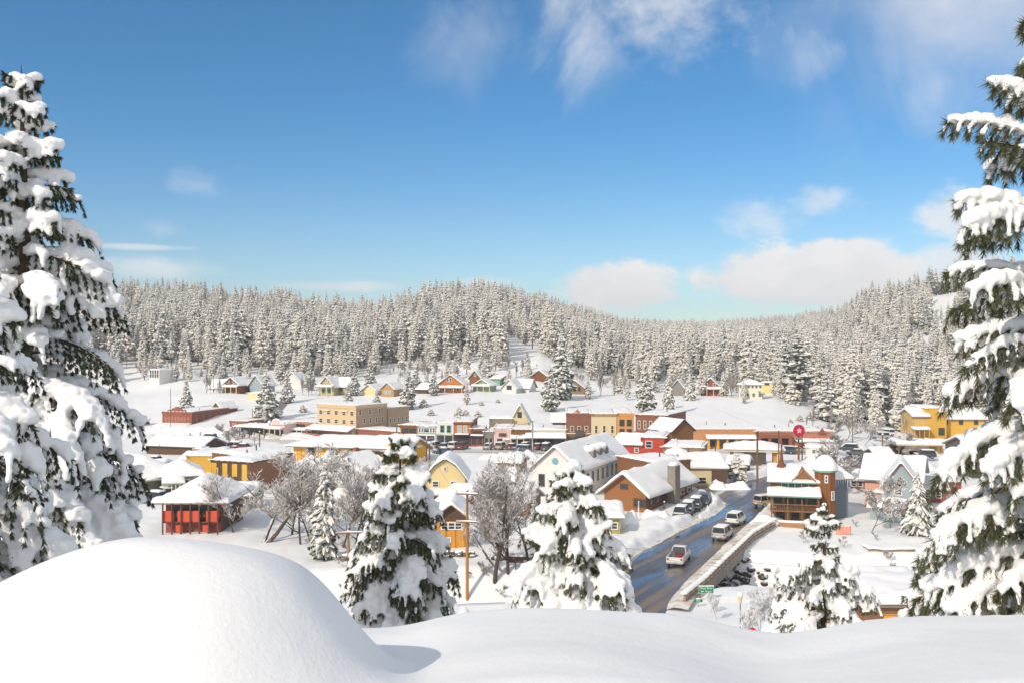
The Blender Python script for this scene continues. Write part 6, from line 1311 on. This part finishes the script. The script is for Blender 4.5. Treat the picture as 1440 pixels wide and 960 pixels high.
def furniture():
    _, A = pole(657, 688, 846, 'tall orange brown utility pole with two snowy crossarms left of the frosted tree', (.45, 3.6), POLE, .17, rot=R(-8), aw=1.25)
    _, Bq = pole(604, 622, 690, 'slim brown pole between the depot and the yellow house', (), POLEB, .16)
    pole(600, 616, 648, 'thin pole in front of the depot end gable', (), POLEB, .12, lamp=True)
    pole(490, 747, 798, 'short square post with a snowy board across its top', (.1,), POLE, .16, aw=1.5)
    pole(1065, 605, 676, 'tallest dark brown pole beside the canopy shelter', (), POLEB, .2)
    pole(1095, 604, 652, 'slim brown pole between the canopy shelter and the red round sign', (), POLEB, .15)
    _, S = pole(1123, 612, 646, 'pole carrying the round red sign', (), POLEB, .22); x, y, z, H = S
    rt = empty('round_sign', (x, y-.3, z+H+.2), R(8), 'round red sign with a white emblem on top of a pole', 'sign'); m = MB(); m.tube([(0, -.12, .9), (0, .12, .9)], [1.25, 1.25], 24); m.build('disc', paint('disc_red', (.5, .015, .05), .5, .05), rt)
    m = MB(); pts = [((.7 if i % 2 == 0 else .34)*math.sin(math.pi*i/5), .9+(.7 if i % 2 == 0 else .34)*math.cos(math.pi*i/5)) for i in range(10)]; m.prism(pts, 'y', -.16, -.125); m.build('emblem', paint('sign_pink', (.75, .45, .48), .5), rt); m = MB(); m.box(-.7, .7, -.2, .2, -1.0, -.5); m.build('lower_board', GREYB, rt)
    pole(1128, 600, 644, 'brown pole with a small square head right of the red round sign', (), POLEB, .13)
    pole(1199, 580, 621, 'lone reddish pole among frosted brush right of the rust red row', (), POLEB, .12)
    pole(1241, 610, 643, 'short thick pole left of the carport', (), POLE, .2)
    pole(1006, 616, 645, 'dark slim pole before the yellow shopfronts', (), DKTRIM, .12)
    pole(915, 618, 652, 'tan pole standing in front of the red buildings', (), POLEB, .16)
    pole(749, 590, 636, 'grey pole before the broad green canopy shop', (), METAL, .16); pole(824, 603, 632, 'orange pole left of the brown brick shop', (), POLE, .13)
    pole(365, 606, 634, 'brown pole in front of the arcade', (), POLEB, .15, lamp=False); pole(358, 612, 632, 'pale pole with a short crossarm by the arcade', (.4,), METAL, .12, aw=.8)
    pole(224, 624, 650, 'thin dark pole before the freight shed', (), POLEB, .1); pole(240, 545, 600, 'slender pole on the slope behind the brick hall', (), POLEB, .09); pole(355, 574, 590, 'short pole on the slope behind the orange red shop', (), POLEB, .12)
    pole(300, 527, 551, 'thin pole beside the low white roofed house', (), POLEB, .1)
    pole(688, 598, 640, 'thin lamp post between the grey and pink shops', (), METAL, .08, name='street_lamp', cat='street lamp', lamp=True); pole(726, 612, 640, 'pale lamp post before the white awning', (), METAL, .09, name='street_lamp', cat='street lamp', lamp=True)
    pole(898, 705, 724, 'white post at the front corner of the timber hall', (), WHITE, .09, name='post', cat='post'); pole(934, 705, 715, 'short bollard by the stone chimney', (), GREYB, .14, name='post', cat='post')
    pole(1389, 655, 668, 'red brown post between the pine boughs at right', (), POLEB, .14)
    # wires
    ax = lambda P_, d, u: (P_[0]+u, P_[1]-.2, P_[2]+P_[3]-d)
    wire(ax(A, .1, -1.1), ax(Bq, .1, 0), 1.2, 'overhead wire from the crossarm pole to the slim depot pole'); wire(ax(A, 3.3, 1.1), P(1500, 800, 88), 2.0, 'lower wire sagging across the wet road toward the right edge'); wire(ax(A, 3.3, .5), P(1500, 812, 86), 2.3, 'lowest wire sagging across the wet road and creek'); wire(ax(S, .3, 0), ax((P(1006, 616, 268)[0], 268, 0, 8), 0, 0), .5, 'wire strung left from the round red sign')
    wire(P(1065, 607, 185), ax(S, 1, 0), .8, 'wire between the tallest brown pole and the sign pole')
    # green road signs at the bridge
    SG = paint('sign_green', (.005, .22, .10), .45, .04); SW = paint('sign_white', (.8, .8, .8), .5, .03)
    c = P(993, 829, 100); rt = empty('road_sign', (c[0], c[1], 0), R(4), 'green road sign with two lines of white words and an arrow by the bridge rail', 'road sign')
    m = MB(); m.box(-.78, .78, -.03, .03, c[2]-.34, c[2]+.38); m.build('panel', SG, rt); m = MB(); z0, z1 = c[2]-.34, c[2]+.38
    m.box(-.76, .76, -.036, -.031, z1-.05, z1-.025); m.box(-.76, .76, -.036, -.031, z0+.025, z0+.05); m.box(-.76, -.735, -.036, -.031, z0+.051, z1-.051); m.box(.735, .76, -.036, -.031, z0+.051, z1-.051); m.build('border', SW, rt)
    text(rt, 'West River', .27, (0, -.04, c[2]+.18), SW); text(rt, 'Street', .26, (.22, -.04, c[2]-.12), SW)
    m = MB(); m.prism([(-.55, c[2]-.12), (-.42, c[2]-.02), (-.42, c[2]-.09), (-.22, c[2]-.09), (-.22, c[2]-.15), (-.42, c[2]-.15), (-.42, c[2]-.22)], 'y', -.036, -.031); m.build('arrow', SW, rt)
    for u in (-.6, .6): m = MB(); m.box(u-.05, u+.05, .035, .12, -.6, c[2]+.3); m.build('post', WOODM, rt)
    m = MB(); m.tube([(-.78, 0, z1+.04), (.78, 0, z1+.04)], [.05, .05], 6); m.build('snow', ROOFSNOW, rt)
    def nameplate(px, py, Y, w, lab, txt, rz, stop=False):
        c = P(px, py, Y); z = h(c[0], c[1]); r = empty('street_name_sign', (c[0], c[1], z), rz, lab, 'street sign'); zz = c[2]-z
        m = MB(); m.box(-w/2, w/2, -.02, .02, zz-.14, zz+.14); m.build('plate', SG, r); text(r, txt, .2, (0, -.03, zz), SW); m = MB(); m.tube([(0, .05, -.3), (0, .05, zz)], [.035, .035], 6); m.build('post', METAL, r)
        if stop:
            m = MB(); m.box(-.45, .3, -.03, .03, zz+.15, zz+.38); q = m.build('plate', SG, r); q.rotation_euler = (0, 0, R(70))
            m = MB(); pts = [(.32*math.cos(R(22.5+45*i)), zz-.6+.32*math.sin(R(22.5+45*i))) for i in range(8)]; m.prism(pts, 'y', -.06, -.04); m.build('stop_sign', paint('sign_red', (.6, .02, .04)), r); text(r, 'STOP', .2, (0, -.07, zz-.6), SW)
        s = MB(); s.blob((0, 0, zz+(.42 if stop else .2)), .12, 2.2, 1, .7); s.build('snow', ROOFSNOW, r, smooth=True)
    nameplate(982, 844, 98, .85, 'small green street name plate below the road sign', 'River', R(8)); nameplate(1058, 876, 78, .8, 'green street name plates over a red stop sign in front of the white shrubs', 'Bridge', R(-12), True)
    # white lantern lamp
    c = P(1041, 846, 84); z = h(c[0], c[1]); r = empty('street_lamp', (c[0], c[1], z), 0, 'thin dark lamp post with a snow crusted lantern among the creek shrubs', 'street lamp'); zz = c[2]-z; m = MB(); m.tube([(0, 0, -.3), (0, 0, zz-.1)], [.05, .04], 8); m.build('post', DKTRIM, r)
    m = MB(); m.lathe([(0, zz-.1), (.12, zz-.05), (.2, zz+.4), (.24, zz+.42), (0, zz+.6)], 8); m.build('lantern', CREAM, r); s = MB(); s.blob((0, 0, zz+.65), .27, 1, 1, .8); s.build('snow', ROOFSNOW, r, smooth=True)
    # orange net fence, low walls, rocks
    x, y, z = G(1176, 752); r = empty('safety_fence', (x, y, z), R(-10), 'short orange safety fence near the brown tower', 'fence'); m = MB()
    NET = paint('safety_net', (.75, .20, .06), .7, .1)
    for i in range(7): m.box(0, 1.9, -.01, .01, .15+i*.14, .22+i*.14)
    for i in range(12): m.box(i*.16, i*.16+.05, -.02, .02, .1, 1.15)
    m.build('net', NET, r); [part_box(r, 'post', METAL, u, u+.06, .03, .09, -.3, 1.3) for u in (0, .95, 1.85)]
    rnd = random.Random(9)
    def rocks(px0, px1, py, n, lab, hgt=.5):
        rt = None
        x0, y0, z0 = G(px0, py); x1, y1, z1 = G(px1, py); rt = empty('stone_wall', (x0, y0, z0), 0, lab, 'wall'); m = MB(); s = MB()
        for i in range(n):
            t = i/n; p = (x0+(x1-x0)*t-x0+rnd.uniform(-.2, .2), (y1-y0)*t+rnd.uniform(-.3, .3), h(x0+(x1-x0)*t, y0+(y1-y0)*t)-z0+rnd.uniform(0, hgt)); r = rnd.uniform(.22, .42); m.blob(p, r, rnd.uniform(.8, 1.4), 1, .75, rot=rnd.random()*3); s.blob((p[0], p[1], p[2]+r*.55), r*.8, 1.2, 1, .5)
        m.build('stones', paint('stone_dark', (.16, .13, .11), .9, .4, 3), rt); s.build('stone_snow', ROOFSNOW, rt, smooth=True)
    rocks(688, 748, 786, 46, 'line of dark rubble stones poking from snow at the foot of the frosted tree'); rocks(630, 668, 783, 30, 'row of dark stones below the orange house'); rocks(480, 505, 788, 14, 'few dark stones beside the short post')
    for (px0, px1, py, lab) in ((1222, 1290, 776, 'long low earth bank edge with a brown face across the right hand yard'), (1206, 1262, 806, 'narrow timber edging half buried in the right hand yard')):
        x0, y0, z0 = G(px0, py); x1 = (px1-CX)/F*y0; r = empty('low_wall', (x0, y0, z0), 0, lab, 'wall'); m = MB(); n = 14
        for i in range(n):
            w = (x1-x0)/n; b = .22+.14*nz(i*.7, py); z = h(x0+w*i, y0)-z0; m.box(w*i, w*(i+1), 0, .5+.004*i, z-.3, z+b)
        m.build('face', paint('earth_bank', (.30, .22, .12), .9, .4, 2), r); snowcap(lambda u, v: h(x0+u, y0)-z0+.26, 0, x1-x0, -.08, 2.4, .25, 14, 4, edge=.3).build('snow', ROOFSNOW, r, smooth=True)
    # picnic board seen by the second pine
    x, y, z = G(725, 806); r = empty('notice_board', (x, y, z), R(-6), 'small dark board on a post left of the broad snowy pine', 'board'); part_box(r, 'board', DKW, -.9, .9, -.06, .06, .9, 1.6); part_box(r, 'post', WOODD, -.07, .07, .07, .2, -.3, 1.0); snowcap(lambda u, v: 1.6, -.95, .95, -.12, .12, .2, 6, 3).build('snow', ROOFSNOW, r, smooth=True)
def heap(px0, px1, py, hgt, depth, seed, lab):
    x0, y0 = PL(px0, py); x1, y1 = PL(px1, py); n = 36; k = 10; m = MB(); rows = []
    for i in range(n+1):
        t = i/n; r = []
        for j in range(k+1):
            u = j/k; env = min(1, 4*t*(1-t)*1.6)*math.sin(math.pi*min(1, u)); x = x0+(x1-x0)*t; y = y0+depth*u
            z = env*hgt*(.75+.7*nz(x*.35, y*.3, seed)+.3*nz(x*1.1, y*.9, seed)); r.append((x, y, max(-.2, z)-.05 if env > 0 else -.25))
        rows.append(r)
    for i in range(n):
        for j in range(k): m.quad(rows[i][j], rows[i+1][j], rows[i+1][j+1], rows[i][j+1])
    me = m; o = me.build('snow_heap', ROOFSNOW, smooth=True); tag(o, lab, 'snow heap', kind='structure')
    import bmesh
    bm = bmesh.new(); bm.from_mesh(o.data); bmesh.ops.remove_doubles(bm, verts=bm.verts, dist=.001); bm.to_mesh(o.data); bm.free()
def heaps():
    heap(862, 940, 664, 3.0, 7, 1, 'big ploughed snow heap in front of the red buildings'); heap(412, 478, 656, 2.6, 6, 2, 'ploughed snow heap hiding the left end of the depot'); heap(510, 560, 656, 2.4, 6, 3, 'snow heap before the middle of the depot')
    heap(672, 760, 646, 1.9, 6, 4, 'row of snow heaps along the pink and brown shops'); heap(1000, 1060, 689, 1.6, 5, 5, 'snow bank at the junction below the bushy tree'); heap(1130, 1200, 655, 1.8, 8, 6, 'snow bank below the rust red row'); heap(850, 905, 742, 2.6, 7, 7, 'snow bank below the timber hall gable'); heap(905, 945, 728, 1.3, 4, 8, 'snow mound at the entrance of the parking line')
    heap(300, 355, 640, 1.2, 5, 9, 'snow ridge beside the arcade square'); heap(1255, 1330, 662, 1.4, 6, 10, 'snow ridge in front of the carport'); heap(195, 262, 660, 1.5, 5, 12, 'snow ridge below the freight shed')
def greenery():
    T = [('m1', 262, 528, 582, 'dark green conifer standing behind the brick hall'), ('m0', 375, 516, 592, 'tall frosted conifer beside the pale blue gable'), ('m1', 404, 518, 567, 'snowy conifer right of the tall frosted one, above the winding lane'), ('f2', 372, 568, 594, 'small snowy conifer at the foot of the tall frosted one'),
         ('m0', 530, 545, 580, 'round snowy pine behind the hotel side'), ('m1', 574, 512, 576, 'broad frosted conifer left of the bright orange house'), ('m1', 585, 508, 552, 'dark conifer right behind the broad frosted one'), ('f2', 656, 532, 569, 'white frosted conifer right of the bright orange house'), ('m1', 498, 512, 556, 'grey frosted conifer right of the olive yellow house'), ('m1', 610, 516, 556, 'snowy conifer touching the left side of the bright orange house'),
         ('m1', 773, 508, 578, 'greenish grey conifer in front of its taller neighbour on the open slope'), ('m1', 790, 462, 562, 'tallest dark conifer on the bench above the shops'), ('m3', 827, 528, 561, 'slim pointed conifer right of the brown shaded house'), ('m1', 908, 502, 580, 'full olive grey conifer at the top of the shop row'), ('m3', 940, 518, 582, 'slim grey conifer right of the full olive one'), ('m4', 970, 522, 562, 'snow plastered conifer between grey roof and dark red gable'),
         ('f2', 986, 508, 556, 'frosted conifer just left of the dark red gable'), ('p0', 1122, 470, 566, 'tall spreading pine with a dark trunk and broken crown'), ('m0', 1163, 512, 592, 'wide dark olive conifer below the spreading pine'), ('f5', 1192, 528, 598, 'pale frosted conifer right of the wide olive one'), ('m4', 1290, 655, 752, 'symmetrical snowy spruce in front of the blue cottage'), ('b0', 1036, 636, 676, 'bushy round snowy tree beside the junction'), ('m3', 456, 640, 787, 'narrow spire shaped conifer above the big mound'),
         ('m3', 752, 690, 768, 'dark narrow conifer behind the frosted tree'), ('m1', 235, 505, 535, 'small conifer beside the glass fronted house'), ('m4', 600, 522, 548, 'little white conifer behind the cabin'), ('f2', 716, 512, 545, 'grey frosted conifer above the white cottage'), ('f2', 680, 505, 540, 'grey conifer behind the green cottage'), ('m1', 436, 505, 548, 'grey conifer left of the olive yellow house'), ('m4', 1018, 520, 556, 'pale conifer right of the dark red gable'), ('f5', 1230, 545, 605, 'frosted pine at the bend of the side street'), ('m0', 490, 535, 572, 'low snowy conifer behind the hotel roof'),
         ('f5', 1062, 515, 545, 'frosted conifer behind the cream house'), ('f2', 960, 470, 535, 'tall grey green conifer on the middle slope'), ('m1', 640, 500, 534, 'dark conifer behind the orange house roof'), ('m1', 520, 500, 545, 'grey conifer behind the cream cottage'), ('f2', 335, 500, 533, 'frosted conifer above the small brown gabled house'), ('f5', 390, 500, 530, 'pale conifer above the white cottage')]
    for k, px, yt, yb, lab in T: conifer_px(k, px, yt, yb, lab)
    S = [(645, 570, 588, 'rounded olive bush heaped with snow above the white shop'), (655, 575, 588, 'frosted bush right of the olive one above the white shop'), (672, 576, 586, 'small grey bush above the orange brick shop'), (606, 574, 584, 'lone small bush on the slope above the corner shop'), (596, 560, 572, 'low bush on the slope below the broad conifer'), (426, 568, 579, 'tiny dark fir on the white slope left of the hotel'), (1125, 582, 592, 'small round bush on the slope above the rust red row'), (1140, 578, 590, 'snowy bush by the flat hut above the rust red row'), (700, 560, 566, 'tiny bush in the middle of the open slope'), (677, 563, 570, 'tiny grey bush under the green cottage'), (1112, 588, 594, 'half buried bush at the top of the rust red row')]
    for px, yt, yb, lab in S: conifer_px('b0', px, yt, yb, lab, name='snowy_bush', cat='bush', fat=1.5 if yb-yt < 15 else 1.0)
    # bare trees
    bare_px('big', 368, 634, 764, 'wide spreading bare tree with several dark trunks in front of the ochre block', sx=1.25)
    bare_px('mid', 425, 652, 766, 'slim leaning bare tree right of the wide spreading one', rz=2); bare_px('mid', 330, 668, 748, 'frosted bare tree beside the red lodge', rz=4); bare_px('tall', 410, 660, 752, 'frosted bare tree behind the leaning one', rz=1)
    bare_px('tall', 694, 640, 822, 'tallest frosted bare tree right of the utility pole', rz=.5, sx=.95); bare_px('tall', 716, 648, 806, 'second frosted bare tree close behind the tallest one', rz=2.5, sx=.8); bare_px('mid', 745, 655, 790, 'frosted bare tree between the tallest one and the white hall', rz=4)
    for i, (px, yt, yb) in enumerate(((478, 655, 770), (500, 665, 775), (520, 650, 760), (438, 670, 760), (610, 640, 690), (585, 652, 700))):
        bare_px('mid', px, yt, yb, ('pale frosted tree right of the narrow spire conifer', 'pale frosted tree next to the short post', 'pale frosted tree in front of the white cottage', 'pale frosted tree left of the narrow spire conifer', 'arching frosted branches left of the yellow house', 'arching frosted branches below the depot')[i], rz=i*1.3, name='frosted_tree', group=None)
    B = [(1222, 672, 748, 'large frosted bush in front of the blue cottage'), (1252, 704, 742, 'smaller frosted bush right of the large one'), (1190, 640, 700, 'frosted bush behind the brown tower'), (1205, 626, 690, 'frosted brush beside the salmon house'), (1180, 606, 640, 'frosted brush left of the jeep'), (1165, 585, 625, 'frosted brush at the end gable of the rust red row'), (1215, 588, 625, 'frosted brush left of the lone reddish pole'), (1188, 572, 620, 'tall frosted brush above the jeep'), (1232, 640, 668, 'frosted brush below the side street'), (1290, 632, 660, 'frosted shrub before the carport'), (330, 595, 628, 'small bare tree beside the brick hall wall'), (345, 598, 626, 'small bare tree in front of the orange red shop'), (1264, 604, 640, 'frosted shrub left of the carport'), (430, 672, 735, 'thick frosted brush behind the narrow spire conifer'), (770, 690, 740, 'frosted brush below the white hall')]
    for i, (px, yt, yb, lab) in enumerate(B): bare_px('bush', px, yt, yb, lab, rz=i*.9, name='frosted_bush', cat='bush')
    rnd = random.Random(6)
    for i in range(46):
        zone = [(838, 900, 516, 556), (880, 950, 518, 556), (1130, 1230, 560, 600), (585, 620, 500, 532), (430, 470, 500, 530), (1010, 1035, 528, 556), (290, 312, 525, 552), (425, 447, 532, 558), (1190, 1290, 585, 610), (700, 740, 500, 530)][i % 10]
        px = rnd.uniform(zone[0], zone[1]); yb = zone[3]+rnd.uniform(-4, 3); hh = rnd.uniform(16, 34)
        bare_px('far', px, yb-hh, yb, 'pale leafless tree among others on the bench above town', 'leafless trees scattered along the bench', rz=rnd.random()*6, name='leafless_tree', sx=.8)
    for i in range(58):
        px = rnd.uniform(190, 1120); lo = interp(px, [(170, 532), (300, 534), (480, 540), (620, 534), (700, 530), (780, 538), (860, 550), (1000, 552), (1120, 562)]); yb = lo+rnd.uniform(-14, 12)
        conifer_px(['f2', 'f0', 'm3', 'f5', 'b0'][i % 5], px, yb-rnd.uniform(14, 36), yb, 'small frosted conifer scattered among the upper houses', 'small conifers among the upper houses', parts=False, name='small_conifer')
    for i in range(110):
        px = rnd.uniform(170, 1260); lo = interp(px, [(170, 525), (300, 528), (480, 530), (620, 526), (700, 520), (780, 530), (860, 540), (1000, 545), (1100, 556), (1180, 585), (1260, 605)]); yb = lo+rnd.uniform(-12, 8)
        bare_px('bush' if i % 3 else 'far', px, yb-rnd.uniform(7, 17), yb, 'frost covered brush at the foot of the wooded slope', 'frosted brush along the forest edge', rz=rnd.random()*6, name='frosted_bush', cat='bush')
    W = [(1042, 866, 62, 3.2), (1068, 868, 66, 4.0), (1092, 862, 68, 4.2), (1010, 856, 92, 3.0), (1000, 852, 96, 2.6), (1084, 842, 84, 3.2), (1112, 846, 80, 3.4), (1060, 832, 95, 3.0), (1100, 815, 105, 3.0), (1075, 800, 116, 2.5)]
    for i, (px, yb, Y, H) in enumerate(W):
        x = (px-CX)/F*Y; put_bare('wbush', x, Y, h(x, Y), H/13, 'white frosted creek side shrub below the bridge', 'frosted shrubs along the creek', i*1.1, name='frosted_bush', cat='bush', sx=.75)
    for i, (px, py) in enumerate(((1180, 770), (1130, 765), (1235, 760), (1255, 790), (1215, 825), (1240, 830), (1300, 790), (1160, 790), (1205, 742), (1270, 815))):
        x, y, z = G(px, py); put_bare('bush', x, y, z, rnd.uniform(.10, .2), 'small twiggy weed tuft sticking out of the yard snow', 'weed tufts in the right hand yard', i, name='twiggy_shrub', cat='shrub')
def tufts():
    rnd = random.Random(31)
    for i in range(26):
        px = rnd.uniform(425, 715); py = rnd.uniform(758, 842); x, y, z = G(px, py)
        put_bare('bush', x, y, z, rnd.uniform(.06, .18), 'small twiggy weed tuft on the snow slope below the bare trees', 'weed tufts below the bare trees', i, name='twiggy_shrub', cat='shrub')
def more_wires():
    for i, (a, b, sg) in enumerate(((P(365, 608, 232), P(224, 626, 230), .6), (P(365, 608, 232), P(600, 618, 214), .9), (P(749, 592, 236), P(824, 605, 238), .4), (P(749, 592, 236), P(688, 600, 236), .4), (P(1128, 601, 222), P(1199, 582, 255), .6), (P(1199, 582, 255), P(1241, 612, 222), .5), (P(600, 618, 214), P(749, 592, 236), .8), (P(915, 620, 210), P(1006, 618, 218), .5))):
        wire(a, b, sg, ('wire from the arcade pole to the freight shed pole', 'wire from the arcade pole over the depot roof', 'wire over the pale green shop', 'wire over the pink shop', 'wire above the rust red row', 'wire down to the short thick pole by the carport', 'wire over the snowy square', 'wire over the tan building')[i])
def person():
    x, y = PL(619, 641); verts = {'pelvis': (0, 0, .95), 'chest': (0, 0, 1.35), 'neck': (0, 0, 1.5), 'head': (0, .01, 1.66), 'hl': (-.1, 0, .9), 'kl': (-.11, .05, .5), 'fl': (-.12, 0, .08), 'tl': (-.12, -.14, .05), 'hr': (.1, 0, .9), 'kr': (.12, -.05, .5), 'fr': (.13, .05, .08), 'tr': (.13, -.1, .05), 'sl': (-.2, 0, 1.42), 'el': (-.27, .02, 1.15), 'wl': (-.25, -.08, .9), 'sr': (.2, 0, 1.42), 'er': (.27, .02, 1.15), 'wr': (.25, -.08, .9)}
    rad = dict(pelvis=.17, chest=.19, neck=.07, head=.115, hl=.11, kl=.075, fl=.055, tl=.04, hr=.11, kr=.075, fr=.055, tr=.04, sl=.08, el=.06, wl=.045, sr=.08, er=.06, wr=.045); ks = list(verts); E = [('pelvis', 'chest'), ('chest', 'neck'), ('neck', 'head'), ('pelvis', 'hl'), ('hl', 'kl'), ('kl', 'fl'), ('fl', 'tl'), ('pelvis', 'hr'), ('hr', 'kr'), ('kr', 'fr'), ('fr', 'tr'), ('chest', 'sl'), ('sl', 'el'), ('el', 'wl'), ('chest', 'sr'), ('sr', 'er'), ('er', 'wr')]
    me = bpy.data.meshes.new('person'); me.from_pydata([verts[k] for k in ks], [(ks.index(a), ks.index(b)) for a, b in E], []); o = bpy.data.objects.new('person', me); COL.objects.link(o); me.skin_vertices or me.attributes
    md = o.modifiers.new('skin', 'SKIN'); 
    for i, k in enumerate(ks): me.skin_vertices[0].data[i].radius = (rad[k], rad[k]); me.skin_vertices[0].data[i].use_root = (k == 'pelvis')
    s = o.modifiers.new('sub', 'SUBSURF'); s.levels = 1; s.render_levels = 1; dg = bpy.context.evaluated_depsgraph_get(); m2 = bpy.data.meshes.new_from_object(o.evaluated_get(dg)); o.modifiers.clear(); o.data = m2; m2.materials.clear(); m2.materials.append(paint('dark_coat', (.05, .07, .10), .8)); o.location = (x, y, .02); tag(o, 'person in dark winter clothes crossing the snowy square', 'person')
    h_ = MB(); h_.blob((0, .02, 1.74), .125, 1, 1, .7); h_.build('hat', paint('wool_hat', (.10, .16, .24), .9), o, smooth=True)
import time
_t = time.time()
setup_world(); build_ground(); build_road(); creek(); lane()
main_street(); depot(); mid_town(); right_side(); small_roofs(); hill_houses(); print('town', time.time()-_t)
vehicles(); furniture(); heaps(); greenery(); person(); more_wires(); tufts(); print('fittings', time.time()-_t)
forest(); heroes(); haze(); print('all', time.time()-_t)
